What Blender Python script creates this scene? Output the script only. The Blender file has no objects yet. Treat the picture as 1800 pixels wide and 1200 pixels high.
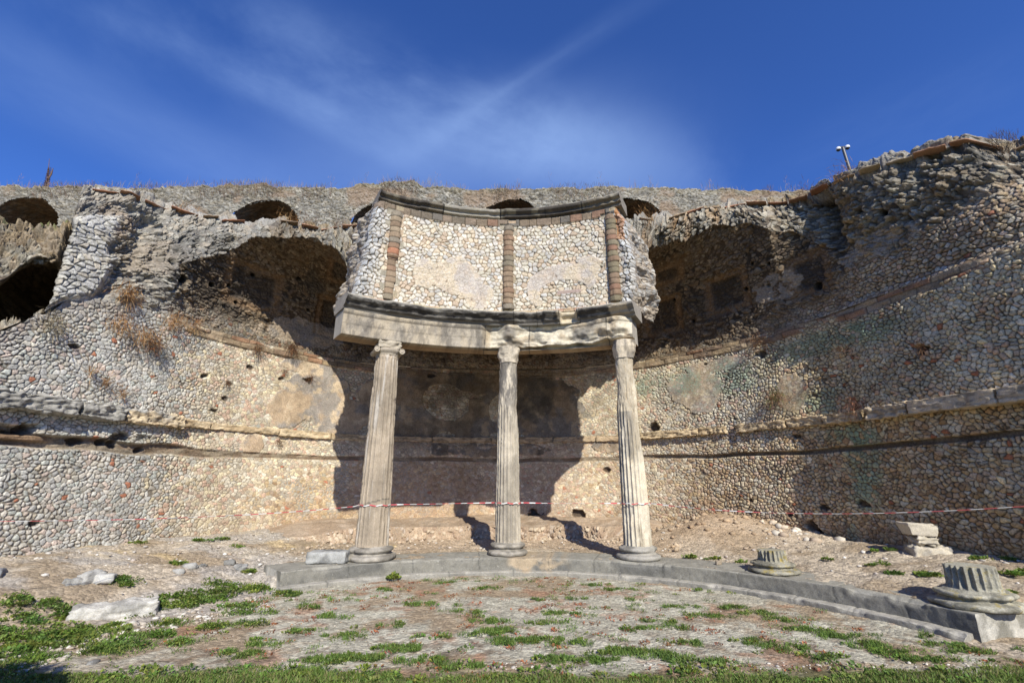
import bpy, bmesh, math, random
import numpy as np
from mathutils import Vector, Matrix
random.seed(7); RNG = np.random.default_rng(11)
SC = bpy.context.scene
COL = SC.collection
R_ = math.radians
# ------------------------------------------------------------------ camera, sky, sun
PITCH = R_(16.9); EYE = 1.6; FPX = 806.5
cam_d = bpy.data.cameras.new('camera'); cam = bpy.data.objects.new('camera', cam_d); COL.objects.link(cam)
cam.location = (0, 0, EYE); cam.rotation_euler = (R_(90) + PITCH, 0, 0)
cam_d.sensor_width = 36; cam_d.lens = FPX / 1800 * 36; cam_d.clip_start = .05; cam_d.clip_end = 3000
SC.camera = cam
SC.render.resolution_x = 1024; SC.render.resolution_y = 682
SC.render.engine = 'CYCLES'
SC.view_settings.view_transform = 'Standard'; SC.view_settings.look = 'None'
SC.view_settings.exposure = 0.38; SC.view_settings.gamma = 1
SUN_EL, SUN_AZ = R_(34), R_(16.5)          # from the right, behind the camera
sun_dir = Vector((math.sin(SUN_AZ) * math.cos(SUN_EL), -math.cos(SUN_AZ) * math.cos(SUN_EL), math.sin(SUN_EL)))
sd = bpy.data.lights.new('sun', 'SUN'); sd.energy = 4.9; sd.angle = R_(.53); sd.color = (1, .945, .82)
sun = bpy.data.objects.new('sun', sd); COL.objects.link(sun)
sun.rotation_euler = sun_dir.to_track_quat('Z', 'Y').to_euler(); sun.location = (5, -10, 20)

def pix_ray(x, y):
    cx = (x - 900) / FPX; cy = -(y - 600) / FPX
    return np.array([cx, math.cos(PITCH) - cy * math.sin(PITCH), math.sin(PITCH) + cy * math.cos(PITCH)])
def at_z(x, y, z):
    d = pix_ray(x, y); t = (z - EYE) / d[2]; return d[0] * t, d[1] * t
def at_y(x, y, Y):
    d = pix_ray(x, y); t = Y / d[1]; return d[0] * t, EYE + d[2] * t

W = bpy.data.worlds.new('World'); SC.world = W; W.use_nodes = True
nt = W.node_tree; nt.nodes.clear(); N = nt.nodes.new; LK = nt.links.new
out = N('ShaderNodeOutputWorld'); bg = N('ShaderNodeBackground'); bg.inputs[1].default_value = .09
sky = N('ShaderNodeTexSky'); sky.sky_type = 'NISHITA'; sky.sun_disc = False
sky.sun_elevation = SUN_EL; sky.sun_rotation = math.pi - SUN_AZ
sky.altitude = 450; sky.air_density = 1.0; sky.dust_density = .25; sky.ozone_density = 3.0
tc = N('ShaderNodeTexCoord')
def streak(p1, p2, w, nscale, lo, hi, amt, cen=None, rad=None):
    a = Vector(pix_ray(*p1)).normalized(); b = Vector(pix_ray(*p2)).normalized(); n = a.cross(b).normalized()
    nz = N('ShaderNodeTexNoise'); nz.inputs['Scale'].default_value = nscale; nz.inputs['Detail'].default_value = 7; nz.inputs['Roughness'].default_value = .6
    # stretch the noise along the streak
    mp = N('ShaderNodeMapping'); mp.vector_type = 'TEXTURE'
    t = (b - a).normalized(); m = n.cross(t)
    rot = Matrix((t, n, m)).transposed().to_euler()
    mp.inputs['Rotation'].default_value = rot; mp.inputs['Scale'].default_value = (4.5, 1, 2)
    LK(tc.outputs['Generated'], mp.inputs['Vector']); LK(mp.outputs[0], nz.inputs['Vector'])
    dt = N('ShaderNodeVectorMath'); dt.operation = 'DOT_PRODUCT'; dt.inputs[1].default_value = n
    LK(tc.outputs['Generated'], dt.inputs[0])
    ab = N('ShaderNodeMath'); ab.operation = 'ABSOLUTE'; LK(dt.outputs['Value'], ab.inputs[0])
    m1 = N('ShaderNodeMapRange'); m1.interpolation_type = 'SMOOTHERSTEP'; LK(ab.outputs[0], m1.inputs[0])
    for i, v in enumerate((w, 0, 0, 1)): m1.inputs[i + 1].default_value = v
    m1.inputs[1].default_value = 0; m1.inputs[2].default_value = w; m1.inputs[3].default_value = 1; m1.inputs[4].default_value = 0
    m2 = N('ShaderNodeMapRange'); m2.interpolation_type = 'SMOOTHSTEP'; LK(nz.outputs[0], m2.inputs[0])
    m2.inputs[1].default_value = lo; m2.inputs[2].default_value = hi; m2.inputs[3].default_value = 0; m2.inputs[4].default_value = amt
    mu = N('ShaderNodeMath'); mu.operation = 'MULTIPLY'; LK(m1.outputs[0], mu.inputs[0]); LK(m2.outputs[0], mu.inputs[1])
    res = mu
    if cen:
        c = Vector(pix_ray(*cen)).normalized(); d2 = N('ShaderNodeVectorMath'); d2.operation = 'DISTANCE'; d2.inputs[1].default_value = c
        nrm = N('ShaderNodeVectorMath'); nrm.operation = 'NORMALIZE'; LK(tc.outputs['Generated'], nrm.inputs[0]); LK(nrm.outputs[0], d2.inputs[0])
        m3 = N('ShaderNodeMapRange'); m3.interpolation_type = 'SMOOTHSTEP'; LK(d2.outputs['Value'], m3.inputs[0])
        m3.inputs[1].default_value = rad * .15; m3.inputs[2].default_value = rad; m3.inputs[3].default_value = 1; m3.inputs[4].default_value = 0
        r2 = N('ShaderNodeMath'); r2.operation = 'MULTIPLY'; LK(mu.outputs[0], r2.inputs[0]); LK(m3.outputs[0], r2.inputs[1]); res = r2
    return res.outputs[0]
parts_ = [streak((690, 285), (1080, 35), .035, 6, .2, .8, .11, (900, 170), .42),
          streak((690, 285), (1080, 35), .012, 9, .3, .8, .07, (940, 130), .30),
          streak((180, 10), (1150, 310), .15, 4.2, .40, .68, .30, (800, 170), .85),
          streak((200, 20), (620, 230), .05, 6, .3, .7, .24, (430, 120), .5),
          streak((330, 330), (1200, 230), .20, 3.6, .30, .68, .20, (800, 290), .60),
          streak((1350, 330), (1650, 190), .10, 3, .45, .75, .14, (1560, 230), .25),
          streak((0, 120), (400, 300), .10, 3.5, .45, .75, .14, (200, 240), .4)]
acc = parts_[0]
for p in parts_[1:]:
    ad = N('ShaderNodeMath'); ad.operation = 'ADD'; LK(acc, ad.inputs[0]); LK(p, ad.inputs[1]); acc = ad.outputs[0]
hs = N('ShaderNodeHueSaturation'); hs.inputs['Saturation'].default_value = 1.0; hs.inputs['Value'].default_value = 1.0
gm = N('ShaderNodeMix'); gm.data_type = 'RGBA'; gm.blend_type = 'MULTIPLY'; gm.inputs[0].default_value = 1; gm.inputs[7].default_value = (.50, .83, 1.55, 1)
LK(sky.outputs[0], gm.inputs[6]); LK(gm.outputs[2], hs.inputs['Color'])
mx = N('ShaderNodeMix'); mx.data_type = 'RGBA'; mx.inputs[7].default_value = (4.4, 6.4, 10.4, 1)
LK(acc, mx.inputs[0]); LK(hs.outputs[0], mx.inputs[6]); LK(mx.outputs[2], bg.inputs[0]); LK(bg.outputs[0], out.inputs[0])

# ------------------------------------------------------------------ numeric noise
def _h(ix, iy, iz, s):
    h = (ix.astype(np.int64) * 374761393 + iy.astype(np.int64) * 668265263 + iz.astype(np.int64) * 2147483647 + s * 1274126177) & 0xffffffff
    h = ((h ^ (h >> 13)) * 1274126177) & 0xffffffff
    h = ((h ^ (h >> 16)) * 2246822519) & 0xffffffff
    return ((h ^ (h >> 15)) & 0xffffff) / 16777216.0
def vn(x, y, z=None, s=0):
    x = np.asarray(x, float); y = np.asarray(y, float); x, y = np.broadcast_arrays(x, y)
    fx = np.floor(x); fy = np.floor(y); tx = x - fx; ty = y - fy
    tx = tx * tx * (3 - 2 * tx); ty = ty * ty * (3 - 2 * ty)
    if z is None:
        o = np.zeros_like(fx)
        a = _h(fx, fy, o, s); b = _h(fx + 1, fy, o, s); c = _h(fx, fy + 1, o, s); d = _h(fx + 1, fy + 1, o, s)
        return (a + (b - a) * tx) * (1 - ty) + (c + (d - c) * tx) * ty
    z = np.broadcast_to(np.asarray(z, float), x.shape)
    fz = np.floor(z); tz = z - fz; tz = tz * tz * (3 - 2 * tz); r = 0
    for k, wz in ((0, 1 - tz), (1, tz)):
        a = _h(fx, fy, fz + k, s); b = _h(fx + 1, fy, fz + k, s); c = _h(fx, fy + 1, fz + k, s); d = _h(fx + 1, fy + 1, fz + k, s)
        r = r + ((a + (b - a) * tx) * (1 - ty) + (c + (d - c) * tx) * ty) * wz
    return r
def fbm(x, y, z=None, o=4, s=0, g=.5):
    a, t, r, f = 1., 0., 0., 1.
    for i in range(o):
        r = r + a * vn(x * f, y * f, None if z is None else z * f, s + i * 17); t += a; a *= g; f *= 2.03
    return r / t            # 0..1
def ss(a, b, x): t = np.clip((x - a) / (b - a), 0, 1); return t * t * (3 - 2 * t)
def voro(u, v, su, sv, s=0, jit=.85):
    x = u / su; y = v / sv; fx = np.floor(x); fy = np.floor(y)
    o = np.zeros_like(fx); F1 = np.full(x.shape, 9.); F2 = np.full(x.shape, 9.); ci = np.zeros(x.shape); cj = np.zeros(x.shape)
    for i in (-1, 0, 1):
        for j in (-1, 0, 1):
            gx = fx + i; gy = fy + j
            px = gx + .5 + (_h(gx, gy, o, s) - .5) * jit + (np.mod(gy, 2) * .5); py = gy + .5 + (_h(gx, gy, o, s + 1) - .5) * jit
            px = px - .25
            d = np.hypot(px - x, py - y)
            m = d < F1
            F2 = np.where(m, F1, np.minimum(F2, d)); ci = np.where(m, gx, ci); cj = np.where(m, gy, cj); F1 = np.where(m, d, F1)
    h = [_h(ci, cj, o, s + 5 + k) for k in range(4)]
    return F1, F2 - F1, h
def mixc(a, b, t):
    t = np.asarray(t)[..., None]; return np.asarray(a) * (1 - t) + np.asarray(b) * t
def pal(h, cols):
    cols = np.array(cols, float); i = np.minimum((h * len(cols)).astype(int), len(cols) - 1); return cols[i]
def C3(shape, c): return np.broadcast_to(np.array(c, float), shape + (3,)).copy()

# ------------------------------------------------------------------ mesh helpers
def empty(name, loc=(0, 0, 0), label=None, cat=None, group=None):
    o = bpy.data.objects.new(name, None); COL.objects.link(o); o.location = loc; o.empty_display_size = .2
    tag(o, label, cat, group); return o
def tag(o, label=None, cat=None, group=None, kind=None):
    for k, v in (('label', label), ('category', cat), ('group', group), ('kind', kind)):
        if v: o[k] = v
    return o
def link(name, me, mat, parent=None):
    o = bpy.data.objects.new(name, me); COL.objects.link(o)
    if mat: me.materials.append(mat)
    if parent: o.parent = parent
    return o
def raw_mesh(name, V, faces, mat, parent=None, col=None, smooth=True, world=True):
    """V (n,3); faces: (m,4) or (m,3) int array, or list of them; col (n,3) linear."""
    V = np.asarray(V, float).reshape(-1, 3).copy()
    if parent is not None and world: V -= np.array(parent.location if not parent.parent else parent.matrix_world.translation)
    if not isinstance(faces, list): faces = [faces]
    me = bpy.data.meshes.new(name)
    faces = [np.asarray(f, int) for f in faces if len(f)]
    nl = sum(f.size for f in faces); nf = sum(len(f) for f in faces)
    me.vertices.add(len(V)); me.vertices.foreach_set('co', V.ravel())
    me.loops.add(nl); me.loops.foreach_set('vertex_index', np.concatenate([f.ravel() for f in faces]))
    st = []; k = 0
    for f in faces:
        st.append(k + np.arange(len(f)) * f.shape[1]); k += f.size
    me.polygons.add(nf); me.polygons.foreach_set('loop_start', np.concatenate(st))
    me.update(calc_edges=True); me.validate()
    me.polygons.foreach_set('use_smooth', np.full(len(me.polygons), smooth))
    if col is not None:
        a = me.color_attributes.new('Col', 'FLOAT_COLOR', 'POINT')
        c = np.ones((len(V), 4)); c[:, :3] = np.clip(np.asarray(col).reshape(-1, 3), 0.002, 1); a.data.foreach_set('color', c.ravel())
    return link(name, me, mat, parent)
def grid_faces(ni, nj, wi=False, wj=False, off=0, flip=False):
    a = np.arange(ni * nj).reshape(ni, nj)
    if wi: a = np.vstack([a, a[:1]])
    if wj: a = np.hstack([a, a[:, :1]])
    f = np.stack([a[:-1, :-1], a[1:, :-1], a[1:, 1:], a[:-1, 1:]], -1).reshape(-1, 4) + off
    return f[:, ::-1] if flip else f
def grid_mesh(name, P, mat, parent=None, col=None, wi=False, wj=False, flip=False, keep=None, smooth=True):
    ni, nj = P.shape[:2]; f = grid_faces(ni, nj, wi, wj, flip=flip)
    if keep is not None: f = f[keep.ravel()]
    return raw_mesh(name, P, f, mat, parent, col, smooth)
class Acc:                      # collects pieces into one mesh
    def __init__(s): s.V = []; s.F = []; s.C = []; s.n = 0
    def add(s, V, F, c=None):
        V = np.asarray(V, float).reshape(-1, 3); s.V.append(V); s.F.append(np.asarray(F, int) + s.n)
        c = np.array([.4, .4, .4]) if c is None else np.asarray(c, float)
        s.C.append(np.broadcast_to(c, V.shape) if c.ndim == 1 else c.reshape(-1, 3)); s.n += len(V)
    def build(s, name, mat, parent=None, smooth=True):
        q = [f for f in s.F if f.shape[1] == 4]; t = [f for f in s.F if f.shape[1] == 3]
        F = ([np.vstack(q)] if q else []) + ([np.vstack(t)] if t else [])
        return raw_mesh(name, np.vstack(s.V), F, mat, parent, np.vstack(s.C), smooth)
def box_grid(nx, ny, nz):
    """subdivided unit box surface [-.5,.5]^3 as one welded mesh"""
    bm = bmesh.new(); V = {}; F = []
    def vid(i, j, k):
        if (i, j, k) not in V: V[(i, j, k)] = len(V)
        return V[(i, j, k)]
    for i in range(nx):
        for j in range(ny):
            F.append((vid(i, j, 0), vid(i, j + 1, 0), vid(i + 1, j + 1, 0), vid(i + 1, j, 0)))
            F.append((vid(i, j, nz), vid(i + 1, j, nz), vid(i + 1, j + 1, nz), vid(i, j + 1, nz)))
    for i in range(nx):
        for k in range(nz):
            F.append((vid(i, 0, k), vid(i + 1, 0, k), vid(i + 1, 0, k + 1), vid(i, 0, k + 1)))
            F.append((vid(i, ny, k), vid(i, ny, k + 1), vid(i + 1, ny, k + 1), vid(i + 1, ny, k)))
    for j in range(ny):
        for k in range(nz):
            F.append((vid(0, j, k), vid(0, j, k + 1), vid(0, j + 1, k + 1), vid(0, j + 1, k)))
            F.append((vid(nx, j, k), vid(nx, j + 1, k), vid(nx, j + 1, k + 1), vid(nx, j, k + 1)))
    bm.free()
    P = np.array(list(V.keys()), float) / (nx, ny, nz) - .5
    return P, np.array(F)
def rock(dims, res=.04, rough=.03, rnd=.04, seed=0, lump=1.5, chip=0):
    """irregular block: rounded edges, noise, optional chipped corner; centred, z from 0"""
    n = [int(np.clip(round(d / res), 2, 60)) for d in dims]
    P, F = box_grid(*n); D = np.array(dims, float); h = D / 2
    X = P * D
    r = min(rnd, min(dims) * .45)
    inner = np.clip(X, -(h - r), h - r); dlt = X - inner; L = np.linalg.norm(dlt, axis=1)
    nrm = dlt / np.maximum(L, 1e-6)[:, None]
    X = inner + nrm * np.minimum(L, r)[:, None]
    f = 1.2 / max(dims) * lump * 3
    n1 = fbm(X[:, 0] * f + seed, X[:, 1] * f, X[:, 2] * f, 3, seed) - .5
    n2 = fbm(X[:, 0] * 14 + seed, X[:, 1] * 14, X[:, 2] * 14, 3, seed + 3) - .5
    n3 = fbm(X[:, 0] * 6 + seed, X[:, 1] * 6, X[:, 2] * 10, 4, seed + 5, .6) - .5
    n4 = np.abs(fbm(X[:, 0] * 3.5 + seed, X[:, 1] * 3.5, X[:, 2] * 13, 4, seed + 6, .6) - .5)
    X = X + nrm * (n1 * 1.3 * rough + n2 * rough * .9 + n3 * rough * 1.3 - (.12 - np.minimum(n4, .12)) * rough * 7)[:, None]
    if chip:
        c = np.array([1, -1, 1]) * h; d = np.linalg.norm((X - c) / h, axis=1); X -= nrm * (np.clip(1 - d, 0, 1) * chip)[:, None]
    X[:, 2] += h[2]
    return X, F
def rotz(X, a): c, s = math.cos(a), math.sin(a); return np.stack([X[:, 0] * c - X[:, 1] * s, X[:, 0] * s + X[:, 1] * c, X[:, 2]], -1)
def tube(pts, rad, n=8):
    pts = [Vector(p) for p in pts]; V = []; up = Vector((.13, .2, 1)).normalized()
    for i, p in enumerate(pts):
        d = (pts[min(i + 1, len(pts) - 1)] - pts[max(i - 1, 0)]).normalized(); a = d.cross(up)
        if a.length < .01: a = d.cross(Vector((1, 0, 0)))
        a.normalize(); b = d.cross(a); r = rad[i] if hasattr(rad, '__len__') else rad
        for k in range(n):
            t = 2 * math.pi * k / n; V.append(p + a * math.cos(t) * r + b * math.sin(t) * r)
    f = grid_faces(len(pts), n, wj=True)
    return np.array([tuple(v) for v in V]), f

# ------------------------------------------------------------------ materials
def new_mat(name):
    m = bpy.data.materials.new(name); m.use_nodes = True; t = m.node_tree; b = t.nodes['Principled BSDF']
    b.inputs['Roughness'].default_value = .92; b.inputs['Specular IOR Level'].default_value = .2; return m, t, b
def noise_node(t, scale, detail=6, rough=.6, vec=None, dist=0):
    n = t.nodes.new('ShaderNodeTexNoise'); n.inputs['Scale'].default_value = scale; n.inputs['Detail'].default_value = detail
    n.inputs['Roughness'].default_value = rough; n.inputs['Distortion'].default_value = dist
    g = t.nodes.new('ShaderNodeNewGeometry'); t.links.new(g.outputs['Position'] if vec is None else vec, n.inputs['Vector']); return n
def col_mat(name, s1=38, a1=(.62, 1.35), s2=4.5, a2=(.85, 1.15), bump=.6, bscale=55, bdist=.012, rough=.93, blotch=None):
    """surface colour from the mesh's own colour layer, broken up by grain and blotches"""
    m, t, b = new_mat(name); at = t.nodes.new('ShaderNodeAttribute'); at.attribute_name = 'Col'
    c = at.outputs['Color']
    for s, a in ((s1, a1), (s2, a2)):
        n = noise_node(t, s); r = t.nodes.new('ShaderNodeMapRange'); t.links.new(n.outputs[0], r.inputs[0])
        r.inputs[1].default_value = .25; r.inputs[2].default_value = .75; r.inputs[3].default_value = a[0]; r.inputs[4].default_value = a[1]
        v = t.nodes.new('ShaderNodeVectorMath'); v.operation = 'SCALE'; t.links.new(c, v.inputs[0]); t.links.new(r.outputs[0], v.inputs['Scale']); c = v.outputs[0]
    if blotch:
        for (bc, sc, lo, hi, amt) in blotch:
            n = noise_node(t, sc, 8, .65); r = t.nodes.new('ShaderNodeMapRange'); r.interpolation_type = 'SMOOTHSTEP'; t.links.new(n.outputs[0], r.inputs[0])
            r.inputs[1].default_value = lo; r.inputs[2].default_value = hi; r.inputs[3].default_value = 0; r.inputs[4].default_value = amt
            x = t.nodes.new('ShaderNodeMix'); x.data_type = 'RGBA'; t.links.new(r.outputs[0], x.inputs[0]); t.links.new(c, x.inputs[6]); x.inputs[7].default_value = (*bc, 1); c = x.outputs[2]
    t.links.new(c, b.inputs['Base Color']); b.inputs['Roughness'].default_value = rough
    n = noise_node(t, bscale, 8, .7); bp = t.nodes.new('ShaderNodeBump'); bp.inputs['Strength'].default_value = bump; bp.inputs['Distance'].default_value = bdist
    t.links.new(n.outputs[0], bp.inputs['Height']); t.links.new(bp.outputs[0], b.inputs['Normal'])
    return m
M_wall = col_mat('rubble_masonry', bump=.8, a1=(.52, 1.42), s2=2.2, a2=(.78, 1.2))
M_vault = col_mat('broken_concrete', s1=26, a1=(.5, 1.45), bump=.9, bscale=30, bdist=.03)
M_attic = col_mat('pale_masonry', bump=.5)
M_carved = col_mat('weathered_travertine', s1=60, a1=(.72, 1.25), s2=5, a2=(.8, 1.2), bump=.7, bscale=70, bdist=.008)
M_grey = col_mat('grey_limestone', s1=70, a1=(.7, 1.3), s2=6, a2=(.72, 1.25), bump=.7, bscale=60, bdist=.008,
                 blotch=[((.07, .07, .065), 9, .55, .72, .6), ((.5, .48, .42), 14, .6, .75, .5)])
M_stump = col_mat('lichened_limestone', s1=60, a1=(.6, 1.35), s2=8, a2=(.75, 1.25), bump=.8, bscale=45, bdist=.012,
                  blotch=[((.36, .27, .05), 7, .53, .66, .75), ((.08, .08, .07), 11, .52, .7, .6)])
M_tile = col_mat('terracotta_tile', s1=50, a1=(.7, 1.3), bump=.4)
def leaf_mat(name, trans=.35):
    m, t, b = new_mat(name); at = t.nodes.new('ShaderNodeAttribute'); at.attribute_name = 'Col'
    t.links.new(at.outputs['Color'], b.inputs['Base Color']); b.inputs['Roughness'].default_value = .55
    tr = t.nodes.new('ShaderNodeBsdfTranslucent'); t.links.new(at.outputs['Color'], tr.inputs[0])
    mx = t.nodes.new('ShaderNodeMixShader'); mx.inputs[0].default_value = trans
    t.links.new(b.outputs[0], mx.inputs[1]); t.links.new(tr.outputs[0], mx.inputs[2]); t.links.new(mx.outputs[0], t.nodes['Material Output'].inputs[0]); return m
M_leaf = leaf_mat('green_leaf'); M_dry = leaf_mat('dry_stalk', .15)

# ------------------------------------------------------------------ plan of the exedra
PL = np.array([(-9.6, -2), (-9.0, 2.), (-8.45, 5.0), (-8.0, 7.07), (-7.75, 8.1), (-7.4, 9.2), (-6.75, 10.9), (-4.9, 13.2), (-2.6, 14.1), (0, 14.35), (2.7, 13.9),
               (5.1, 11.95), (6.53, 9.85), (7.02, 8.35), (7.5, 6.7), (8.15, 4.5), (8.95, 2), (9.6, -1)])
def catmull(P, n=40):
    o = []
    for i in range(len(P) - 1):
        p0 = P[max(i - 1, 0)]; p1 = P[i]; p2 = P[i + 1]; p3 = P[min(i + 2, len(P) - 1)]
        for k in range(n):
            t = k / n; o.append(.5 * ((2 * p1) + (p2 - p0) * t + (2 * p0 - 5 * p1 + 4 * p2 - p3) * t * t + (3 * p1 - p0 - 3 * p2 + p3) * t ** 3))
    o.append(P[-1]); return np.array(o)
PC = catmull(PL); PLEN = np.r_[0, np.cumsum(np.hypot(*np.diff(PC, axis=0).T))]
_T = np.gradient(PC, axis=0); _T /= np.hypot(*_T.T)[:, None]
k5 = np.ones(41) / 41
_Ts = np.stack([np.convolve(np.pad(_T[:, i], 20, 'edge'), k5, 'valid') for i in (0, 1)], -1); _Ts /= np.hypot(*_Ts.T)[:, None]
PN = np.stack([_Ts[:, 1], -_Ts[:, 0]], -1)                    # inward normal
def plan(u, q):
    """u along the wall, q metres inward from its face"""
    x = np.interp(u, PLEN, PC[:, 0]); y = np.interp(u, PLEN, PC[:, 1]); nx = np.interp(u, PLEN, PN[:, 0]); ny = np.interp(u, PLEN, PN[:, 1])
    return x + nx * q, y + ny * q
def plan2(u, q, n=0.):
    """like plan(), but q runs towards the focus of the exedra; n is relief along the true normal"""
    x = np.interp(u, PLEN, PC[:, 0]); y = np.interp(u, PLEN, PC[:, 1]); nx = np.interp(u, PLEN, PN[:, 0]); ny = np.interp(u, PLEN, PN[:, 1])
    L = np.hypot(x, y); return x - x / L * q + nx * n, y - y / L * q + ny * n
def wall_hit(x, y, off=0):
    d = pix_ray(x, y); Q = PC + PN * off; c = Q[:, 0] * d[1] - Q[:, 1] * d[0]
    for i in range(60, len(Q) - 1):
        if c[i] * c[i + 1] <= 0 and Q[i] @ d[:2] > 0:
            f = c[i] / (c[i] - c[i + 1]); p = Q[i] + f * (Q[i + 1] - Q[i]); t = math.hypot(*p) / math.hypot(d[0], d[1])
            return PLEN[i] + f * (PLEN[i + 1] - PLEN[i]), EYE + t * d[2]
def blob(u, z, cu, cz, ru, rz, soft=.25, wob=.35, s=0, f=1.7):
    n = fbm(u * f + s * 3.1, z * f, None, 4, s) - .5
    d = np.hypot((u - cu) / ru, (z - cz) / rz) + n * 2 * wob
    return 1 - ss(1 - soft, 1 + soft, d)

# ================================================================== THE EXEDRA WALL
DARK = (.075, .06, .045); MORT = (.21, .175, .13)
GREY = [(.50, .49, .44), (.45, .44, .40), (.56, .54, .48), (.40, .39, .36), (.48, .45, .38), (.53, .49, .42), (.44, .45, .40), (.52, .43, .36)]
WARM = [(.60, .52, .37), (.52, .43, .29), (.62, .56, .44), (.50, .38, .28), (.55, .45, .33), (.64, .55, .37), (.46, .40, .30), (.58, .53, .42), (.53, .37, .27)]
TAN = [(.45, .33, .19), (.38, .26, .15), (.50, .39, .25), (.36, .26, .17), (.52, .39, .23), (.42, .29, .18), (.47, .36, .26), (.46, .41, .31)]
def masonry_color(u, z, h, zone_warm, zone_tan):
    c = pal(h[0], GREY); c = mixc(c, pal(h[0], WARM), ss(.3, .7, zone_warm + (h[1] - .5) * .8)); c = mixc(c, pal(h[0], TAN), ss(.3, .7, zone_tan + (h[2] - .5) * .6))
    c = c * (.80 + .38 * h[3])[..., None]
    red = (_h(np.floor(h[0] * 9999), np.floor(h[1] * 9999), h[0] * 0, 4) > .993); c = np.where(red[..., None], np.array([.40, .17, .10]), c); return c
_cu = np.linspace(0, 50, 2000); _cs = .086 + .012 * ss(12, 15, _cu) * (1 - ss(25, 28.5, _cu)); _cc = np.cumsum(.025 / _cs)
def cells(u): return np.interp(u, _cu, _cc)
def wall_field(u, z):
    """relief (m, + = towards the viewer) and colour of the wall face"""
    wu = u + (fbm(u * 3.4, z * 3.4, None, 4, 5) - .5) * .13; wz = z + (fbm(u * 3.4, z * 3.4, None, 4, 9) - .5) * .11
    big = ss(.35, .65, vn(u * .35, z * .5, None, 21))
    F1, E, h = voro(cells(wu), wz, 1., .072, 3, .98)
    left = 1 - ss(11.5, 14.5, u); right = ss(25.5, 28, u); side = np.clip(left + right, 0, 1)
    smear = (.22 - .08 * left) * ss(.42, .68, fbm(u * 2.2, z * 2.2, None, 4, 23)) * (1 - .6 * right); E = E - smear * (.4 + h[2])
    gap = ss(.02, .02 + .15 + .06 * right, E) * (1 - .25 * ss(.45, .8, F1))
    amp = .008 + .010 * side + .007 * ss(24, 26, u)
    dz = gap * amp * (.7 + .8 * h[1])
    warm = ss(10.6, 13.5, u) * (1 - .1 * ss(24, 27, u) - .45 * ss(30, 32, u)) * (1 - .55 * ss(4.0, 3.0, z) * (1 - ss(11, 13, u)))
    warm = warm * (.8 + .4 * vn(u * .5, z * .8, None, 55))
    tan = ss(22.5, 27.5, u) * (.62 - .45 * ss(2.6, 3.1, z)) - .5 * ss(30, 31.5, u) * ss(2.4, 3.2, z) + .75 * blob(u, z, 17.0, 1.2, 3.2, .95, .5, .2, 3) + .35 * ss(17, 19, u) * (1 - ss(22, 26, u)) + (vn(u * .7, z, None, 77) - .5) * .5
    c = masonry_color(u, z, h, warm, np.clip(tan, 0, 1))
    mort = mixc(C3(u.shape, MORT), np.array(DARK), np.clip(left * (.05 + .5 * ss(.45, .65, vn(u * .9, z * .9, None, 27))) + right * .8 + .05, 0, 1))
    mort = mixc(mort, np.array((.37, .30, .22)), (1 - side) * .55 * ss(12, 14, u)); mort = mixc(mort, np.array((.36, .33, .27)), ss(.05, .22, smear) * .8)
    c = mixc(mort, c * (.86 + .28 * fbm(u * 16, z * 16, None, 3, 29))[..., None], ss(.02, .10 + .05 * right, E))
    # reddish flush-mortared masonry under the string course, centre
    m = ss(16.3, 17.6, u) * (1 - ss(22.5, 24.5, u)) * (z < 2.8) * (.55 + .45 * vn(u * .8, z * 1.2, None, 61))
    c = mixc(c, mixc(C3(u.shape, (.34, .235, .17)), c, .45), m * .7); dz = dz * (1 - .5 * m)
    # plaster that still covers parts of the face
    P = np.zeros(u.shape)
    for i, (cu, cz, ru, rz, k) in enumerate([(15.6, 3.9, .9, .75, 1), (16.3, 3.3, .8, .6, .9), (14.7, 3.35, .5, .5, .8), (17.6, 4.1, 1.0, .9, 1), (18.4, 3.3, 1.3, .5, .95), (19.2, 4.55, 1.9, .35, 1),
                                             (20.4, 3.5, .9, .7, .9), (22.5, 3.8, 1.1, .95, 1), (21.4, 4.4, 1.2, .4, .9), (23.0, 3.05, .5, .3, .7), (26.9, 3.9, .75, .55, .75), (24.3, 2.6, .5, .2, .6),
                                             (29.3, 3.55, .35, .5, .8), (13.95, 2.45, .28, .28, 1), (15.2, 4.6, .8, .2, .8), (27.6, 4.5, .9, .18, .7), (20.5, 2.5, 2.3, .2, .55), (14.6, 2.55, .4, .15, .4)]):
        P = np.maximum(P, blob(u, z, cu, cz, ru, rz, .18, .42, 40 + i) * k)
    P = P * (1 - blob(u, z, 19.25, 3.95, .72, .55, .15, .25, 81)) * (1 - blob(u, z, 21.0, 3.7, .4, .45, .2, .3, 82))
    Pm = ss(.44, .54, P + (fbm(u * 7, z * 7, None, 4, 96) - .5) * .5)
    pn = fbm(u * 2.2, z * 2.2, None, 5, 91)
    pc = mixc(C3(u.shape, (.44, .33, .22)), np.array((.30, .27, .24)), ss(.42, .6, pn)); pc = mixc(pc, np.array((.54, .43, .30)), ss(.55, .7, fbm(u * 4, z * 4, None, 4, 92)))
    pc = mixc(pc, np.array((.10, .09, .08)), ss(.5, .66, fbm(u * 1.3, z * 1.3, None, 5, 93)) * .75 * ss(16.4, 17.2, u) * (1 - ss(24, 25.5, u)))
    pc = pc * (1 - .38 * ss(16.6, 17.6, u) * (1 - ss(23.5, 24.5, u)))[..., None]  # centre plaster darkened to deepen the attic's shadow on it
    dz = dz * (1 - Pm) + Pm * (.026 + .018 * (fbm(u * 5, z * 5, None, 4, 94) - .5)); c = mixc(c, pc * (.75 + .5 * fbm(u * 9, z * 9, None, 3, 95))[..., None], Pm * (.93 - .5 * ss(24, 26, u)))
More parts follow.
